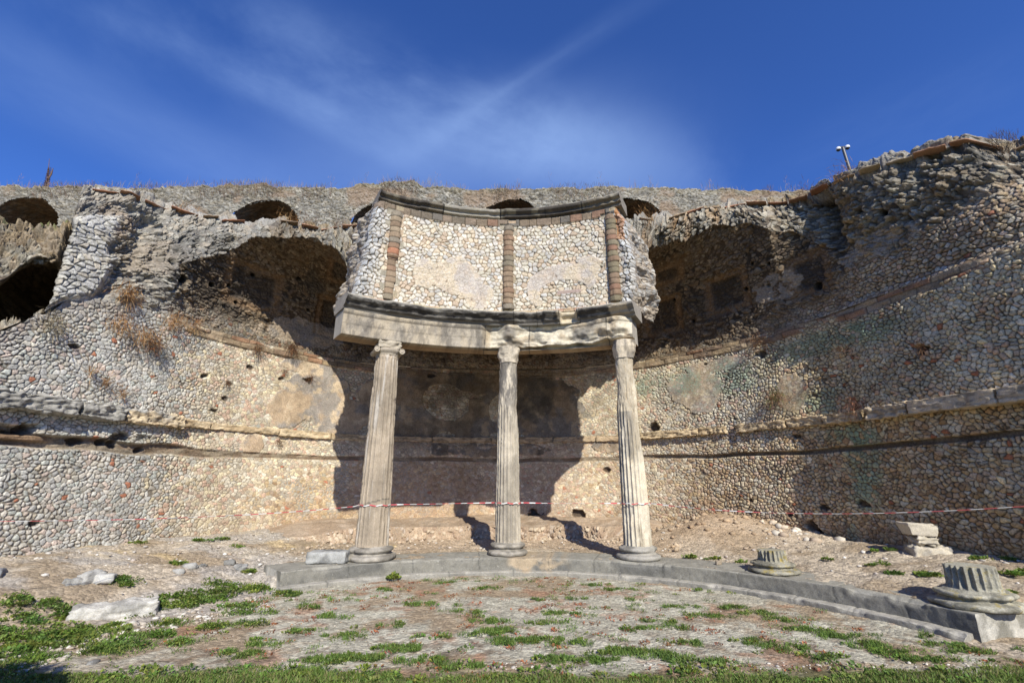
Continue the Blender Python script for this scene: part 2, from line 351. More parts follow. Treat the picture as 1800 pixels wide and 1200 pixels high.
    # soot-black stains behind the columns, strengthened to deepen the shadow zone
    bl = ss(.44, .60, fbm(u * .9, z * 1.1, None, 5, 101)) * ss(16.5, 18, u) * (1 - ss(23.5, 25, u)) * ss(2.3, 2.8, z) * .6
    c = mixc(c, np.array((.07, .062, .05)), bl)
    # green algae on the right
    for i, (cu, cz, ru, rz) in enumerate([(29.9, 4.45, 1.1, .28), (28.0, 4.1, .8, .45), (25.6, 4.25, .5, .4), (30.55, 2.0, .38, .5), (30.3, 2.5, .6, .2), (29.9, 3.25, .5, .25), (30.4, 1.35, .3, .35), (31.2, 4.4, .6, .25), (26.7, 4.2, .5, .4), (30.0, .75, .12, .2)]):
        g = blob(u, z, cu, cz, ru, rz, .4, .5, 110 + i) * (h[1] > .25) * ss(.05, .18, E)
        c = mixc(c, c * .35 + np.array((.09, .19, .15)), g * .75)
    # general soot, earth
    c = c * (.80 + .4 * fbm(u * .6, z * .6, None, 4, 120))[..., None]
    c = mixc(c, np.array((.34, .24, .15)), ss(1.1, .5, z) * .35 * (1 - left))
    c = c * (1 + ss(28, 30, u)[..., None] * np.array([.10, .02, -.16]))  # ochre stone at the right, warmed in colour to offset its bluish shade
    # recessed band
    wob = (vn(u * 1.4, z * 0, None, 130) - .5) * .06
    zb = 2.21 + .04 * ss(13, 9, u) + .05 * ss(29, 32, u)
    hb_ = .055 + .05 * left - .012 * ss(25, 27, u)
    B = 1 - ss(hb_ * .8, hb_ * 1.25, np.abs(z - zb + wob)); dep = .015 + .085 * (1 - ss(11.6, 13.2, u)) + .05 * ss(25, 26, u)
    dz = dz * (1 - B) - B * dep; bc = mixc(C3(u.shape, (.25, .20, .14)), np.array((.16, .11, .07)), ss(.4, .6, vn(u * 3, z * 9, None, 131))); bc = mixc(bc, np.array((.10, .075, .05)), ss(25, 28, u) * .7); bc = bc * (.6 + .8 * fbm(u * 6, z * 14, None, 4, 135))[..., None]; dz = dz + B * (fbm(u * 5, z * 12, None, 4, 136) - .5) * .06; c = mixc(c, bc, B * .9)
    # undercut tufa log far left
    lg = (1 - ss(.03, .06, np.abs(z - 2.27))) * (1 - ss(9.8, 10.2, u)); dz += lg * .09; c = mixc(c, np.array((.27, .18, .11)), lg)
    un = (1 - ss(.03, .10, np.abs(z - 2.40 + .1 * (vn(u * 2, u * 0, None, 8) - .5)))) * (1 - ss(11.0, 12.2, u)) * ss(.3, .5, vn(u * 2.3, z * 0, None, 133)); dz -= un * .12; c = mixc(c, np.array((.07, .055, .04)), un * .8)
    # tufa cornice where the vault springs
    zc = z + (vn(u * 2.1, z * 0, None, 140) - .5) * .05
    K = ss(4.74, 4.78, zc) * ss(11.2, 12, u) * (1 - .45 * ss(16, 18, u) * (1 - ss(24, 26, u)))
    row = np.floor((zc - 4.76) / .14); bx = (u + row * .23 + vn(u, row, None, 3) * .2) / .46; fb = bx - np.floor(bx); fr = (zc - 4.76) / .14 - row
    joint = np.minimum(ss(0, .05, fb) * ss(1, .95, fb), ss(0, .12, fr) * ss(1, .88, fr)); hv = _h(np.floor(bx), row, row * 0, 9)
    kc = pal(hv, [(.30, .22, .13), (.26, .19, .12), (.34, .26, .17), (.22, .15, .10), (.30, .17, .10)]); kc = mixc(kc * .4, kc, joint)
    K = K * ss(.22, .42, fbm(u * 1.8, z * 5, None, 4, 142)); kc = kc * (.6 + .8 * fbm(u * 4, z * 9, None, 4, 143))[..., None]; dz = dz * (1 - K) + K * (.035 + .02 * joint * hv + .08 * (fbm(u * 4, z * 8, None, 4, 141) - .5) - .05 * ss(29, 30.5, u)); c = mixc(c, kc, K * .92)
    # holes, robbed stones
    for i, (px, py, r) in enumerate([(440, 645, .05), (405, 675, .05), (540, 668, .09), (497, 665, .05), (1152, 752, .14), (1430, 925, .10), (1440, 938, .09), (1065, 825, .07), (372, 720, .07), (215, 768, .09), (190, 775, .09),
                                     (140, 775, .08), (205, 783, .07), (250, 790, .06), (360, 660, .06), (130, 610, .05), (1340, 622, .08), (1240, 640, .04), (1402, 767, .05), (1390, 905, .05), (1520, 885, .06), (1450, 890, .06),
                                     (40, 755, .07), (60, 922, .06), (85, 700, .06), (760, 660, .07), (1625, 612, .09), (1455, 480, .1), (395, 700, .05), (940, 903, .12), (1020, 903, .14), (700, 640, .06), (1320, 880, .05)]):
        t = wall_hit(px, py)
        if t: 
            b = blob(u, z, t[0], t[1], r * 1.3, r * .8, .3, 1.3, 150 + i, 7); dz -= b * min(.16, r * 1.2); c = mixc(c, np.array((.07, .05, .035)), b * .9)
    dz += (fbm(u * .8, z * .8, None, 3, 160) - .5) * .08
    return dz, c
def wall_top(u): return np.interp(u, [0, 8.2, 8.99, 9.35, 9.67, 10.2, 10.9, 50], [3.0, 3.1, 3.87, 4.23, 4.61, 4.85, 5.0, 5.0])

EX = empty('ruined_exedra', (0, 14.35, .3), 'huge curved ruined stone wall with broken vault, behind the three columns', 'ruined wall')
def ugrid(a, b, du): return np.linspace(a, b, int((b - a) / du) + 1)
us = np.concatenate([ugrid(3, 8.4, .05)[:-1], ugrid(8.4, 14, .0115)[:-1], ugrid(14, 27, .0145)[:-1], ugrid(27, 34.2, .012)[:-1], ugrid(34.2, 40, .05)])
ts = np.linspace(0, 1, 400)
U, Tt = np.meshgrid(us, ts, indexing='ij'); Z = -.1 + Tt * (wall_top(U) + .1)
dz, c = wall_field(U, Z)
dirt = ss(0, .12, wall_top(U) - Z) * 1.; left_top = (U < 10.8) * (1 - ss(.1, .5, wall_top(U) - Z)); c = mixc(c, np.array((.30, .25, .2)), left_top * .5)
topn = (fbm(U * 4, Z * 0, None, 4, 170) - .5) * .25 * (U < 11) * Tt ** 8; Z = Z + topn
X, Y = plan(U, dz)
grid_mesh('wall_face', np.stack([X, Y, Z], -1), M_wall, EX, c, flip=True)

# ---- string course of travertine blocks
def arc_block(u0, u1, z0, z1, q0, q1, seed, rough=.02, rnd=.03, res=.03):
    L = u1 - u0; X_, F_ = rock((L, q1 - q0, z1 - z0), res, rough, rnd, seed, 1.2)
    uu = X_[:, 0] + (u0 + u1) / 2; qq = -X_[:, 1] + (q0 + q1) / 2; x, y = plan(uu, qq)
    return np.stack([x, y, X_[:, 2] + z0], -1), F_
rs = random.Random(5)
CRM = (.62, .50, .33); GRB = (.33, .32, .29)
u = 7.6; k = 0; strng = []
while u < 36:
    if u < 12.9: L = rs.uniform(.75, 1.5)
    elif u < 17: L = rs.uniform(1.2, 2.0)
    else: L = rs.uniform(1.1, 1.9)
    if abs(u - 12.0) < .5: L = .62
    u1 = min(u + L, 36)
    if 23.9 < u < 24.4: u = 24.75; continue
    if u < 23.9 < u1: u1 = 23.9
    if 27 < u < 31.2 and rs.random() < .12: u += rs.uniform(.1, .3); k += 1; continue
    if u > 24: L = u1 - u; u1 = u + L * rs.uniform(.5, 1)
    lf = max(0, min(1, (12.3 - u) / 1.5)); rt = max(0, min(1, (u - 29.5) / 2))
    hh = .17 + .11 * lf + .04 * rt + rs.uniform(-.02, .02); zz = 2.81 - hh / 2 + (.02 if u < 11 else 0) - .01; prj = .10 + .12 * lf + .07 * rt + rs.uniform(-.02, .02)
    if u > 24.5: prj += .07; hh += .035
    V, F_ = arc_block(u + .006, u1 - .006, zz, zz + hh, -.08, prj, k, .022 + .035 * lf + .03 * (24 < u < 31.5), .018 + .015 * lf, .02)
    nn = fbm(V[:, 0] * 3, V[:, 1] * 3, V[:, 2] * 6, 4, 33 + k)
    cc = mixc(C3((len(V),), CRM), np.array((.44, .33, .2)), ss(.4, .65, nn)); 
    if 16.3 < u < 24: cc = mixc(cc, np.array((.40, .30, .2)), .7)
    if u > 25: cc = mixc(cc, np.array((.50, .38, .23)), .6)
    if u > 30: cc = mixc(cc, np.array((.50, .42, .31)), .5)
    if u < 10.4: cc = mixc(cc, np.array(GRB), .93)
    elif u < 11.9: cc = mixc(cc, np.array(GRB), ss(.35, .55, nn) * ss(zz + .02, zz + hh * .8, V[:, 2]))
    st_ = np.abs(fbm(V[:, 0] * 3, V[:, 1] * 3, V[:, 2] * 14, 4, 71 + k) - .5); cc = mixc(cc, cc * .3, (1 - ss(0, .07, st_)) * .7); cc = cc * (.65 + .7 * fbm(V[:, 0] * 9, V[:, 1] * 9, V[:, 2] * 16, 4, 81))[..., None]
    strng.append(raw_mesh('string_course_block', V, F_, M_carved, EX, cc)); u = u1; k += 1

# ---- vault
def prof_keys():
    K = [(9.45, -.3, 6.2, 0, -1.3, 7.35), (10.2, -.35, 6.4, 0, -.55, 7.4), (10.9, -.1, 6.0, 0, -.56, 7.5), (11.3, .24, 5.96, .6, -.3, 7.5), (11.9, .48, 6.33, 1, .2, 7.5), (12.53, .87, 6.7, 1, .75, 7.5),
         (13.05, 1.42, 6.98, 1, 1.15, 7.5), (13.7, 2.0, 7.1, 1, 1.75, 7.55), (14.9, 2.7, 7.05, 1, 2.5, 7.5), (15.7, 3.3, 6.75, 1, 3.1, 7.5), (16.3, 4.0, 6.0, 1, 3.8, 7.45), (17.3, 4.5, 5.0, 1, 4.4, 7.3), (21, 4.35, 4.9, 1, 4.25, 7.3),
         (25, 4.4, 5, 1, 4.3, 7.3), (25.7, 3.6, 6.7, 1, 3.7, 7.5), (26.3, 2.7, 7.15, 1, 2.9, 7.6), (27.2, 2.1, 7.27, 1, 2.4, 7.75), (28, 1.6, 7.5, 1, 1.75, 7.9), (28.8, 1.23, 7.42, 1, 1.12, 7.95), (29.44, .93, 7.16, 1, .70, 7.9),
         (29.95, .60, 6.98, 1, .32, 7.82), (30.4, .36, 6.65, 1, .20, 7.75), (30.9, .18, 6.2, .8, .20, 7.7), (31.5, .18, 6.2, .6, .30, 7.5), (31.9, .20, 6.2, .5, .20, 7.42), (32.5, .12, 5.8, .4, .03, 7.3), (33.4, .02, 5.6, .2, -.2, 7.1),
         (33.9, -.1, 5.6, 0, -.75, 6.8), (36, -.2, 5.6, 0, -1.0, 6.6), (41, -.2, 5.6, 0, -1.0, 6.6)]
    return np.array(K)
KK = prof_keys()
def vault_profile(uu):
    e, zl, b, qt, zt = [np.interp(uu, KK[:, 0], KK[:, i]) for i in (1, 2, 3, 4, 5)]
    e = e + b * ((fbm(uu * 1.6, uu * 0, None, 3, 222, .5) - .5) * .7) * np.clip(e / .8, 0, 1); zl = zl + ((fbm(uu * 2.0, uu * 0, None, 3, 223, .5) - .5) * .3) * b
    ztop = wall_top(uu); t = np.array([0, .01, .04, .1, .2, .33, .48, .64, .8, .9, 1.0])
    q = e[:, None] * t; w = np.maximum(2.1, e / 1.75)[:, None]; rr = 2.1
    za = ztop[:, None] + rr * np.sqrt(np.clip(1 - ((w - np.clip(q, 0, 2 * w)) / w) ** 2, 0, 1))
    za = za + (zl - za[:, -1])[:, None] * t ** 2
    zlin = ztop[:, None] + (zl - ztop)[:, None] * np.linspace(0, 1, 11); qlin = e[:, None] * np.linspace(0, 1, 11)
    b = b[:, None]; z = zlin * (1 - b) + za * b; q = qlin * (1 - b) + q * b
    # lip -> broken face -> top -> back
    m1q = e * .55 + qt * .45 ; m1z = zl * .5 + zt * .5
    Q = np.concatenate([q, m1q[:, None] + .03, qt[:, None], (qt - .25)[:, None], (qt - 1.6)[:, None], (qt - 2.4)[:, None]], 1)
    Zz = np.concatenate([z, m1z[:, None], (zt - .06)[:, None], (zt + .12)[:, None], (zt + .16)[:, None], (zt - .8)[:, None]], 1)
    return Q, Zz
ju = (fbm(np.linspace(0, 90, 2000), np.zeros(2000), None, 4, 200) - .5)
uv = np.concatenate([np.full(90, 9.45), ugrid(9.45, 17, .0145), ugrid(17, 25.2, .04)[1:], ugrid(25.2, 34.4, .015)[1:], ugrid(34.4, 40, .06)[1:]])
side = np.zeros(len(uv)); side[:90] = np.linspace(3.4, 0.03, 90)
Q, Zz = vault_profile(uv)
def resample(Q, Zz, n_soff=230, n_face=120, n_top=90):
    def seg(a, b, n, end=False):
        q = Q[:, a:b + 1]; z = Zz[:, a:b + 1]; d = np.hypot(np.diff(q, axis=1), np.diff(z, axis=1)); s = np.concatenate([np.zeros((len(q), 1)), np.cumsum(d, 1)], 1)
        tt = np.linspace(0, 1, n, endpoint=end); oq = np.empty((len(q), n)); oz = np.empty((len(q), n)); os_ = np.empty((len(q), n))
        for i in range(len(q)):
            x = tt * s[i, -1]; oq[i] = np.interp(x, s[i], q[i]); oz[i] = np.interp(x, s[i], z[i]); os_[i] = x
        return oq, oz, os_
    A = seg(0, 10, n_soff); B = seg(10, 12, n_face); Cc = seg(12, Q.shape[1] - 1, n_top, True)
    return [np.concatenate([A[k], B[k], Cc[k]], 1) for k in (0, 1)], A[2][:, -1:]
(QQ, ZZ), _ = resample(Q, Zz)
def smooth_rows(a, n=9):
    k = np.ones(n) / n; p = np.pad(a, ((0, 0), (n // 2, n // 2)), 'edge'); return np.stack([np.convolve(r, k, 'valid') for r in p])
QQ = smooth_rows(QQ, 7); ZZ = smooth_rows(ZZ, 7)
zone = np.concatenate([np.zeros(230), np.ones(120), np.full(90, 2)])[None, :] * np.ones((len(uv), 1))
UU = uv[:, None] * np.ones(QQ.shape); SS = np.concatenate([np.zeros((len(uv), 1)), np.cumsum(np.hypot(np.diff(QQ, axis=1), np.diff(ZZ, axis=1)), 1)], 1)
def rubble_field(u, s, soff, seed=0, flat=.55):
    """rough concrete with projecting stones; soff 1 = soffit"""
    wu = u + (fbm(u * 3, s * 3, None, 3, 205 + seed) - .5) * .16; ws = s + (fbm(u * 3, s * 3, None, 3, 206 + seed) - .5) * .14
    F1, E, h = voro(wu, ws, .115, .078, 207 + seed, .98); G1, G, g = voro(wu + .3, ws + .2, .20, .13, 227 + seed, .98)
    st = ss(.06, .26, E) * (h[0] > .22); sg = ss(.10, .3, G) * (g[0] > .60)
    lum = fbm(u * 1.4, s * 1.7, None, 4, 208 + seed) - .5; fine = fbm(u * 11, s * 11, None, 4, 209 + seed) - .5; mid = fbm(u * 4, s * 4, None, 4, 219 + seed) - .5
    face = 1 - soff
    # stones stick out with a tilted face: upper side proud, dark gap below
    dz = lum * (.30 * face + .07) + mid * (.16 * face + .03) + fine * (.12 * face + .03) + st * (.016 + .055 * h[1] * (.25 + face)) + sg * (.02 + .08 * g[1] * (.2 + face))
    grey = pal(h[2], [(.37, .345, .285), (.30, .28, .24), (.43, .405, .33), (.25, .235, .20), (.35, .30, .225), (.41, .345, .25)]); tan = pal(h[2], [(.28, .205, .13), (.22, .155, .09), (.32, .25, .17), (.20, .14, .085), (.18, .13, .09)])
    mat = mixc(C3(u.shape, (.20, .185, .155)), np.array((.12, .095, .07)), ss(.42, .6, fbm(u * 2, s * 2, None, 4, 210 + seed)))
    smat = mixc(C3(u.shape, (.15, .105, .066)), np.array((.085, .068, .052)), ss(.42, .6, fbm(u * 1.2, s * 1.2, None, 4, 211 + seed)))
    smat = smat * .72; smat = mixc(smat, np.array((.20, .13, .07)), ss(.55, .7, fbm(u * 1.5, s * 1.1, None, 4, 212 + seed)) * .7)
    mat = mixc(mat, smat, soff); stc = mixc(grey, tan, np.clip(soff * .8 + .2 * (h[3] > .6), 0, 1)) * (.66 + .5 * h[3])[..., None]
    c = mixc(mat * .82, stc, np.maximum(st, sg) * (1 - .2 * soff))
    c = mixc(c, np.array((.26, .18, .10)), ss(.52, .66, fbm(u * .9, s * .9, None, 5, 216 + seed)) * .5 * face); c = mixc(c, np.array((.33, .19, .08)), ss(.60, .74, fbm(u * 1.1, s * 1.1, None, 5, 213 + seed)) * .55 * face)
    c = mixc(c, np.array((.05, .045, .04)), ss(.58, .74, fbm(u * 1.4, s * 1.0, None, 5, 214 + seed)) * .6)
    return dz, c
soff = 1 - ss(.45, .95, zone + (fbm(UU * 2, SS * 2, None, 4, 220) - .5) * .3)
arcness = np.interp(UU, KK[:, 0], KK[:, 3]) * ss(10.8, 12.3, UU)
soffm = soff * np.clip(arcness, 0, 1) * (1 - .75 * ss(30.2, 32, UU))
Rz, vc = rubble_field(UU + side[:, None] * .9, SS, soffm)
# spring zone is still coursed wall masonry
spr = (1 - ss(.1, .45, SS + (fbm(UU * 2, SS * 0, None, 3, 221) - .5) * .6)) * (.35 + .65 * ss(29.2, 30.3, UU)) + .95 * ss(30.3, 31.2, UU) * (1 - ss(.45, .95, SS + (fbm(UU * 1.5, SS * 1.5, None, 4, 9) - .5) * 1.1 - .5 * ss(32, 33.5, UU)))
spr = np.clip(spr, 0, 1)
F1, E, h = voro(UU + (fbm(UU * 3, SS * 3, None, 3, 5) - .5) * .09, ZZ + 3 + (fbm(UU * 3, SS * 3, None, 3, 9) - .5) * .07, .088, .072, 403); wm = masonry_color(UU, ZZ, h, np.full(UU.shape, .35) + .4 * ss(12, 14, UU), ss(24, 27, UU) * .7)
wm = mixc(C3(UU.shape, (.10, .075, .055)), wm, ss(.03, .17, E)) ; vc = mixc(vc, wm, spr); Rz = Rz * (1 - spr) + spr * (ss(.03, .22, E) * .035 * (.6 + h[1]))
# pier: squarer pale stones, flat front
pier = ss(9.4, 9.5, UU) * (1 - ss(10.05, 10.3, UU + (vn(SS * 2, UU * 0, None, 4) - .5) * .3)) * (1 - ss(1.85, 2.1, SS))
F1, E, h = voro(UU + (fbm(UU * 4, SS * 4, None, 3, 6) - .5) * .10, ZZ + (fbm(UU * 4, SS * 4, None, 3, 7) - .5) * .08, .145, .095, 413, .95); pcx = pal(h[0], [(.56, .54, .48), (.48, .46, .42), (.60, .57, .48), (.50, .44, .34), (.44, .43, .40)]) * (.85 + .3 * h[3])[..., None]
pcx = mixc(C3(UU.shape, (.30, .28, .24)), pcx, ss(.03, .2, E)); vc = mixc(vc, pcx, pier); Rz = Rz * (1 - pier) + pier * (.10 + ss(.03, .25, E) * .04 * (.5 + h[1]))
# gully to the right of the pier
gl = 1 - ss(.0, .28, np.abs(UU - 10.45 - .25 * (SS - 1))); Rz -= gl * .16 * (SS < 2.3)
gl = 1 - ss(.0, .3, np.abs(UU - 31.0 + .15 * (SS - 1))) ; Rz -= gl * .3 * ss(1, 1.5, SS) * (zone < 1.8); vc = mixc(vc, np.array((.09, .075, .06)), gl * .6 * ss(1, 1.5, SS))
# coffers in the soffit
def rect(u, s, u0, u1, s0, s1, f=.07): return ss(u0 - f, u0 + f, u) * (1 - ss(u1 - f, u1 + f, u)) * ss(s0 - f, s0 + f, s) * (1 - ss(s1 - f, s1 + f, s))
for (a, b, s0, s1, d) in [(15.15, 16.55, .55, 1.75, .26), (12.6, 14.1, .75, 1.9, .07), (27.5, 28.7, .75, 1.8, .14), (29.6, 30.6, .55, 1.5, .10), (25.6, 26.8, .6, 1.7, .16), (15.3, 16.7, 2.2, 3.2, .15), (26.0, 27.0, 2.0, 2.7, .1)]:
    A = rect(UU, SS, a, b, s0, s1); B = rect(UU, SS, a + .2, b - .2, s0 + .18, s1 - .18)
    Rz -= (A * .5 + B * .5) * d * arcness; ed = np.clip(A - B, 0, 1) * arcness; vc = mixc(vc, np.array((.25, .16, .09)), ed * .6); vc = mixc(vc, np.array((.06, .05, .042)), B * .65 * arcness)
for i, (px_, ps_, r) in enumerate([(12.3, 1.0, .07), (12.75, 1.15, .05), (13.3, 1.6, .06), (13.0, .8, .05), (14.5, 2.0, .07), (11.6, .85, .11), (26.6, 1.5, .05), (27.1, .8, .05), (28.6, 1.2, .06), (28.9, 1.75, .05), (29.3, 1.6, .05), (30.2, .7, .1), (29.2, 1.1, .05), (32.4, 1.9, .09), (31.9, 1.5, .07), (31.5, 1.75, .06), (11.3, 1.1, .1), (32.9, 2.2, .1), (14.9, 1.2, .05)]):
    b = 1 - ss(.6, 1.1, np.hypot(UU - px_, SS - ps_) / r); Rz -= b * .14; vc = mixc(vc, np.array((.02, .017, .014)), b)
# plaster remnants of the vault lining
pl = np.maximum(blob(UU, SS, 15.0, .55, .9, .35, .3, .4, 230), blob(UU, SS, 14.3, .4, .5, .2, .3, .4, 231)) * .9; pl = np.maximum(pl, blob(UU, SS, 29.3, 1.0, .6, .3, .3, .4, 232) * .6)
pl = np.maximum(pl, blob(UU, SS, 31.7, 1.0, .9, .25, .3, .4, 233) * .5)
pl = np.maximum(pl, blob(UU, SS, 13.4, .35, .9, .25, .3, .4, 234) * .4)
vc = mixc(vc, mixc(C3(UU.shape, (.30, .27, .235)), np.array((.42, .34, .25)), ss(.45, .6, fbm(UU * 3, SS * 3, None, 4, 235))), ss(.44, .54, pl + (fbm(UU * 6, SS * 6, None, 5, 236) - .5) * .9) * .75); Rz = Rz * (1 - .6 * pl)
topz = ss(1.6, 2, zone); vc = mixc(vc, mixc(C3(UU.shape, (.30, .28, .24)), np.array((.24, .18, .10)), ss(.45, .6, fbm(UU * 2, SS * 2, None, 4, 240))), topz * .8)
vc = mixc(vc, np.array((.40, .39, .36)), (soffm < .3) * .3 * ss(14, 13, UU))
Rz = Rz - .11 * ss(29, 30.2, UU); attach = ss(0, .15, SS); Rz = Rz * (.15 + .85 * attach) * (1 - .6 * ss(1.7, 2, zone))
# normal in profile plane
dq = np.gradient(QQ, axis=1); dzz = np.gradient(ZZ, axis=1); ln = np.hypot(dq, dzz) + 1e-9
nq, nz_ = dzz / ln, -dq / ln
nq = smooth_rows(nq, 15); nz_ = smooth_rows(nz_, 15)
sm = side[:, None] > 0; Rzz = np.where(sm, Rz * .25, Rz)
z2 = ZZ + nz_ * Rzz - .35 * side[:, None] ** .5 * ss(5.5, 6.5, ZZ)
lumps = ss(1.75, 2, zone) * (fbm(UU * 2.2, SS * 2.0, None, 3, 250) ** 2 * .42) * (1 - ss(16, 17, UU) * (1 - ss(25, 26, UU))); z2 += lumps + ss(1.9, 2, zone) * .12 * (ss(31.8, 32.2, UU) * .5)
X, Y = plan2(UU, QQ, nq * Rzz)
X = X + np.where(sm, Rz * .5, 0) - .55 * side[:, None]; Y = Y + .835 * side[:, None]
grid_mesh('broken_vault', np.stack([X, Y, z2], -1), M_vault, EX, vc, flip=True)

# ---- terracotta slabs bedded along the broken edge
rs = random.Random(3); u = 9.6
skip = [(16.5, 25.6)]
while u < 33.9:
    L = rs.uniform(.38, .62)
    if any(a < u < b for a, b in skip): u += .2; continue
    if rs.random() < (.45 if 14.6 < u < 16 else .16): u += L * .8; continue
    e, zl, b, qt, zt = [float(np.interp(u + L / 2, KK[:, 0], KK[:, i])) for i in (1, 2, 3, 4, 5)]
    X_, F_ = rock((L, .40, .030), .03, .009, .010, int(u * 10), 1.5, .03)
    X_[:, 2] += X_[:, 0] * rs.uniform(-.16, .16)
    uu = X_[:, 0] + u + L / 2; qtt = np.interp(uu, KK[:, 0], KK[:, 4]); ztt = np.interp(uu, KK[:, 0], KK[:, 5]); x, y = plan2(uu, qtt - .10 - X_[:, 1] + .05 * math.sin(u * 7) + (fbm(uu * 9, X_[:, 1] * 9, None, 3, 5) - .5) * .06)
    base = rs.choice([(.30, .15, .09), (.33, .19, .12), (.30, .22, .15), (.26, .13, .08)]) if u < 31.5 else rs.choice([(.40, .28, .17), (.42, .33, .22), (.36, .20, .12)])
    raw_mesh('tile_slab', np.stack([x, y, X_[:, 2] + ztt + .02], -1), F_, M_tile, EX, np.array(base) * rs.uniform(.85, 1.15)); u += L + rs.uniform(.0, .12)
# ---- mortared rubble capping above the tiles (lumps on the right and over the pier)
for i, (a, b, hgt) in enumerate([(9.6, 10.1, .10), (30.6, 31.1, .12), (31.15, 31.9, .12), (31.95, 32.55, .14), (32.6, 33.25, .16), (33.3, 34.0, .12), (11.0, 11.4, .08)]):
    uu_ = (a + b) / 2; qt, zt = [float(np.interp(uu_, KK[:, 0], KK[:, i_])) for i_ in (4, 5)]
    V, F_ = rock((b - a, .8, hgt + .10), .025, .05, .08, 60 + i, 1.2); uu = V[:, 0] + uu_; qtt = np.interp(uu, KK[:, 0], KK[:, 4]); ztt = np.interp(uu, KK[:, 0], KK[:, 5]); x, y = plan2(uu, qtt - .42 - V[:, 1])
    F1, E, h = voro(uu * 1.0, V[:, 2] + V[:, 1], .09, .05, 9); cc = mixc(C3((len(V),), (.20, .18, .14)), pal(h[0], [(.38, .36, .31), (.30, .28, .24), (.35, .29, .22)]), ss(.1, .3, E))
    raw_mesh('rubble_capping', np.stack([x, y, V[:, 2] + ztt + .03], -1), F_, M_vault, EX, cc)

# ---- footing bench along the foot of the wall, centre
ub = ugrid(13.4, 26.6, .025); bt_ = np.linspace(0, 1, 110)
UB, TB = np.meshgrid(ub, bt_, indexing='ij')
wd = 2.35 * ss(13.2, 15.2, UB) * (1 - ss(24.6, 26.6, UB)) * (.93 + .14 * vn(UB * .8, UB * 0, None, 300)); ht = .62 - .3 * (1 - ss(13.4, 15.5, UB)) - .28 * ss(25.2, 26.6, UB)
kk = .62; q = np.where(TB < kk, TB / kk * wd, wd + (TB - kk) / (1 - kk) * .28)
zt_ = ht + (fbm(UB, q, None, 3, 301) - .5) * .10 - .05 * q / 2.3; zf = zt_ - ss(kk, .97, TB) * (ht - .12)
F1, E, h = voro(UB + (fbm(UB * 4, q * 4, None, 3, 6) - .5) * .12, zf + q * .7, .13, .065, 302); fr = ss(kk - .06, kk + .03, TB)
cb = mixc(C3(UB.shape, (.36, .27, .19)), pal(h[0], [(.44, .34, .24), (.36, .28, .2), (.50, .41, .3), (.33, .24, .17), (.46, .38, .30)]), fr * ss(.08, .26, E) * (h[1] > .2))
cb = mixc(cb, np.array((.42, .34, .26)), (1 - fr) * ss(.4, .6, fbm(UB * 3, q * 3, None, 4, 303)) * .6); cb = cb * (.8 + .4 * fbm(UB * 2, zf * 2, None, 4, 305))[..., None]
q = q + fr * (ss(.08, .3, E) * .075 * h[1] + (fbm(UB * 2, zf * 3, None, 4, 304) - .5) * .34); zf = zf + (1 - fr) * ((fbm(UB * 8, q * 8, None, 3, 306) - .5) * .05 + (fbm(UB * 1.5, q * 1.5, None, 3, 307) - .5) * .12)
X, Y = plan(UB, q); grid_mesh('footing_bench', np.stack([X, Y, zf], -1), M_wall, EX, cb, flip=True)

# ================================================================== CHAMBER AT THE LEFT
CH = empty('vaulted_chamber', (-11, 9, 3.5), 'broken dark vaulted chamber above the wall at the far left edge', 'ruined vault')
uc = ugrid(4.5, 11.0, .022); PK = []
ztc = wall_top(uc) 
lipq = np.interp(uc, [4, 8.5, 8.83, 9.0, 9.15, 9.4, 9.55, 9.8], [-1.35, -1.3, -1.15, -.9, -.7, -.5, -.9, -1.6]); lipz = np.interp(uc, [4, 8.2, 8.5, 8.83, 9.0, 9.15, 9.5], [3.6, 4.1, 4.45, 4.95, 5.3, 5.47, 5.5])
o = np.ones_like(uc)
hid = -.9 * ss(9.42, 9.6, uc); Qc = np.stack([hid, -.5 * o + hid, -1.6 * o, -3.2 * o, -3.7 * o, -3.9 * o, -3.5 * o, -2.7 * o, (lipq - 3) / 2, lipq - .15, lipq, lipq - .15, lipq - .5, lipq - .7, np.minimum(-2.6, lipq - 1.2) * o, -5.5 * o], 1)
Zc = np.stack([ztc, ztc + .02, ztc - .05, ztc - .1, ztc * 0 + 3.9, 4.7 * o, 5.5 * o, 5.9 * o, lipz + .28, lipz + .03, lipz, lipz + .22, 6.0 * o, 6.22 * o, 6.4 * o, 6.6 * o], 1)
def res2(Q, Z_, n):
    oq, oz = np.empty((len(Q), n)), np.empty((len(Q), n))
    for i in range(len(Q)):
        s = np.r_[0, np.cumsum(np.hypot(np.diff(Q[i]), np.diff(Z_[i])) + 1e-4)]; x = np.linspace(0, s[-1], n); oq[i] = np.interp(x, s, Q[i]); oz[i] = np.interp(x, s, Z_[i])
    return oq, oz
oq, oz = res2(Qc, Zc, 560); U2 = uc[:, None] * np.ones(oq.shape); S2 = np.concatenate([np.zeros((len(uc), 1)), np.cumsum(np.hypot(np.diff(oq, axis=1), np.diff(oz, axis=1)), 1)], 1)
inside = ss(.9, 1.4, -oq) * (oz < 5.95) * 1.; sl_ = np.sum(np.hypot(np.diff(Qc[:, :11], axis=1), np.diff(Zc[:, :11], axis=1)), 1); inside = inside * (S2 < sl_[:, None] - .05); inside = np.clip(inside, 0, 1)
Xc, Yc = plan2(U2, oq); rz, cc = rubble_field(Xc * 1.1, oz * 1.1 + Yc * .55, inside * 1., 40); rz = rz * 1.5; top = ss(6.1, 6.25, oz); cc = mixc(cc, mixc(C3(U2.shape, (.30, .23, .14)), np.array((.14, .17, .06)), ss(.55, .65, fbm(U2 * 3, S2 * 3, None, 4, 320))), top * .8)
cc = mixc(cc, np.array((.13, .10, .06)), inside * .45)
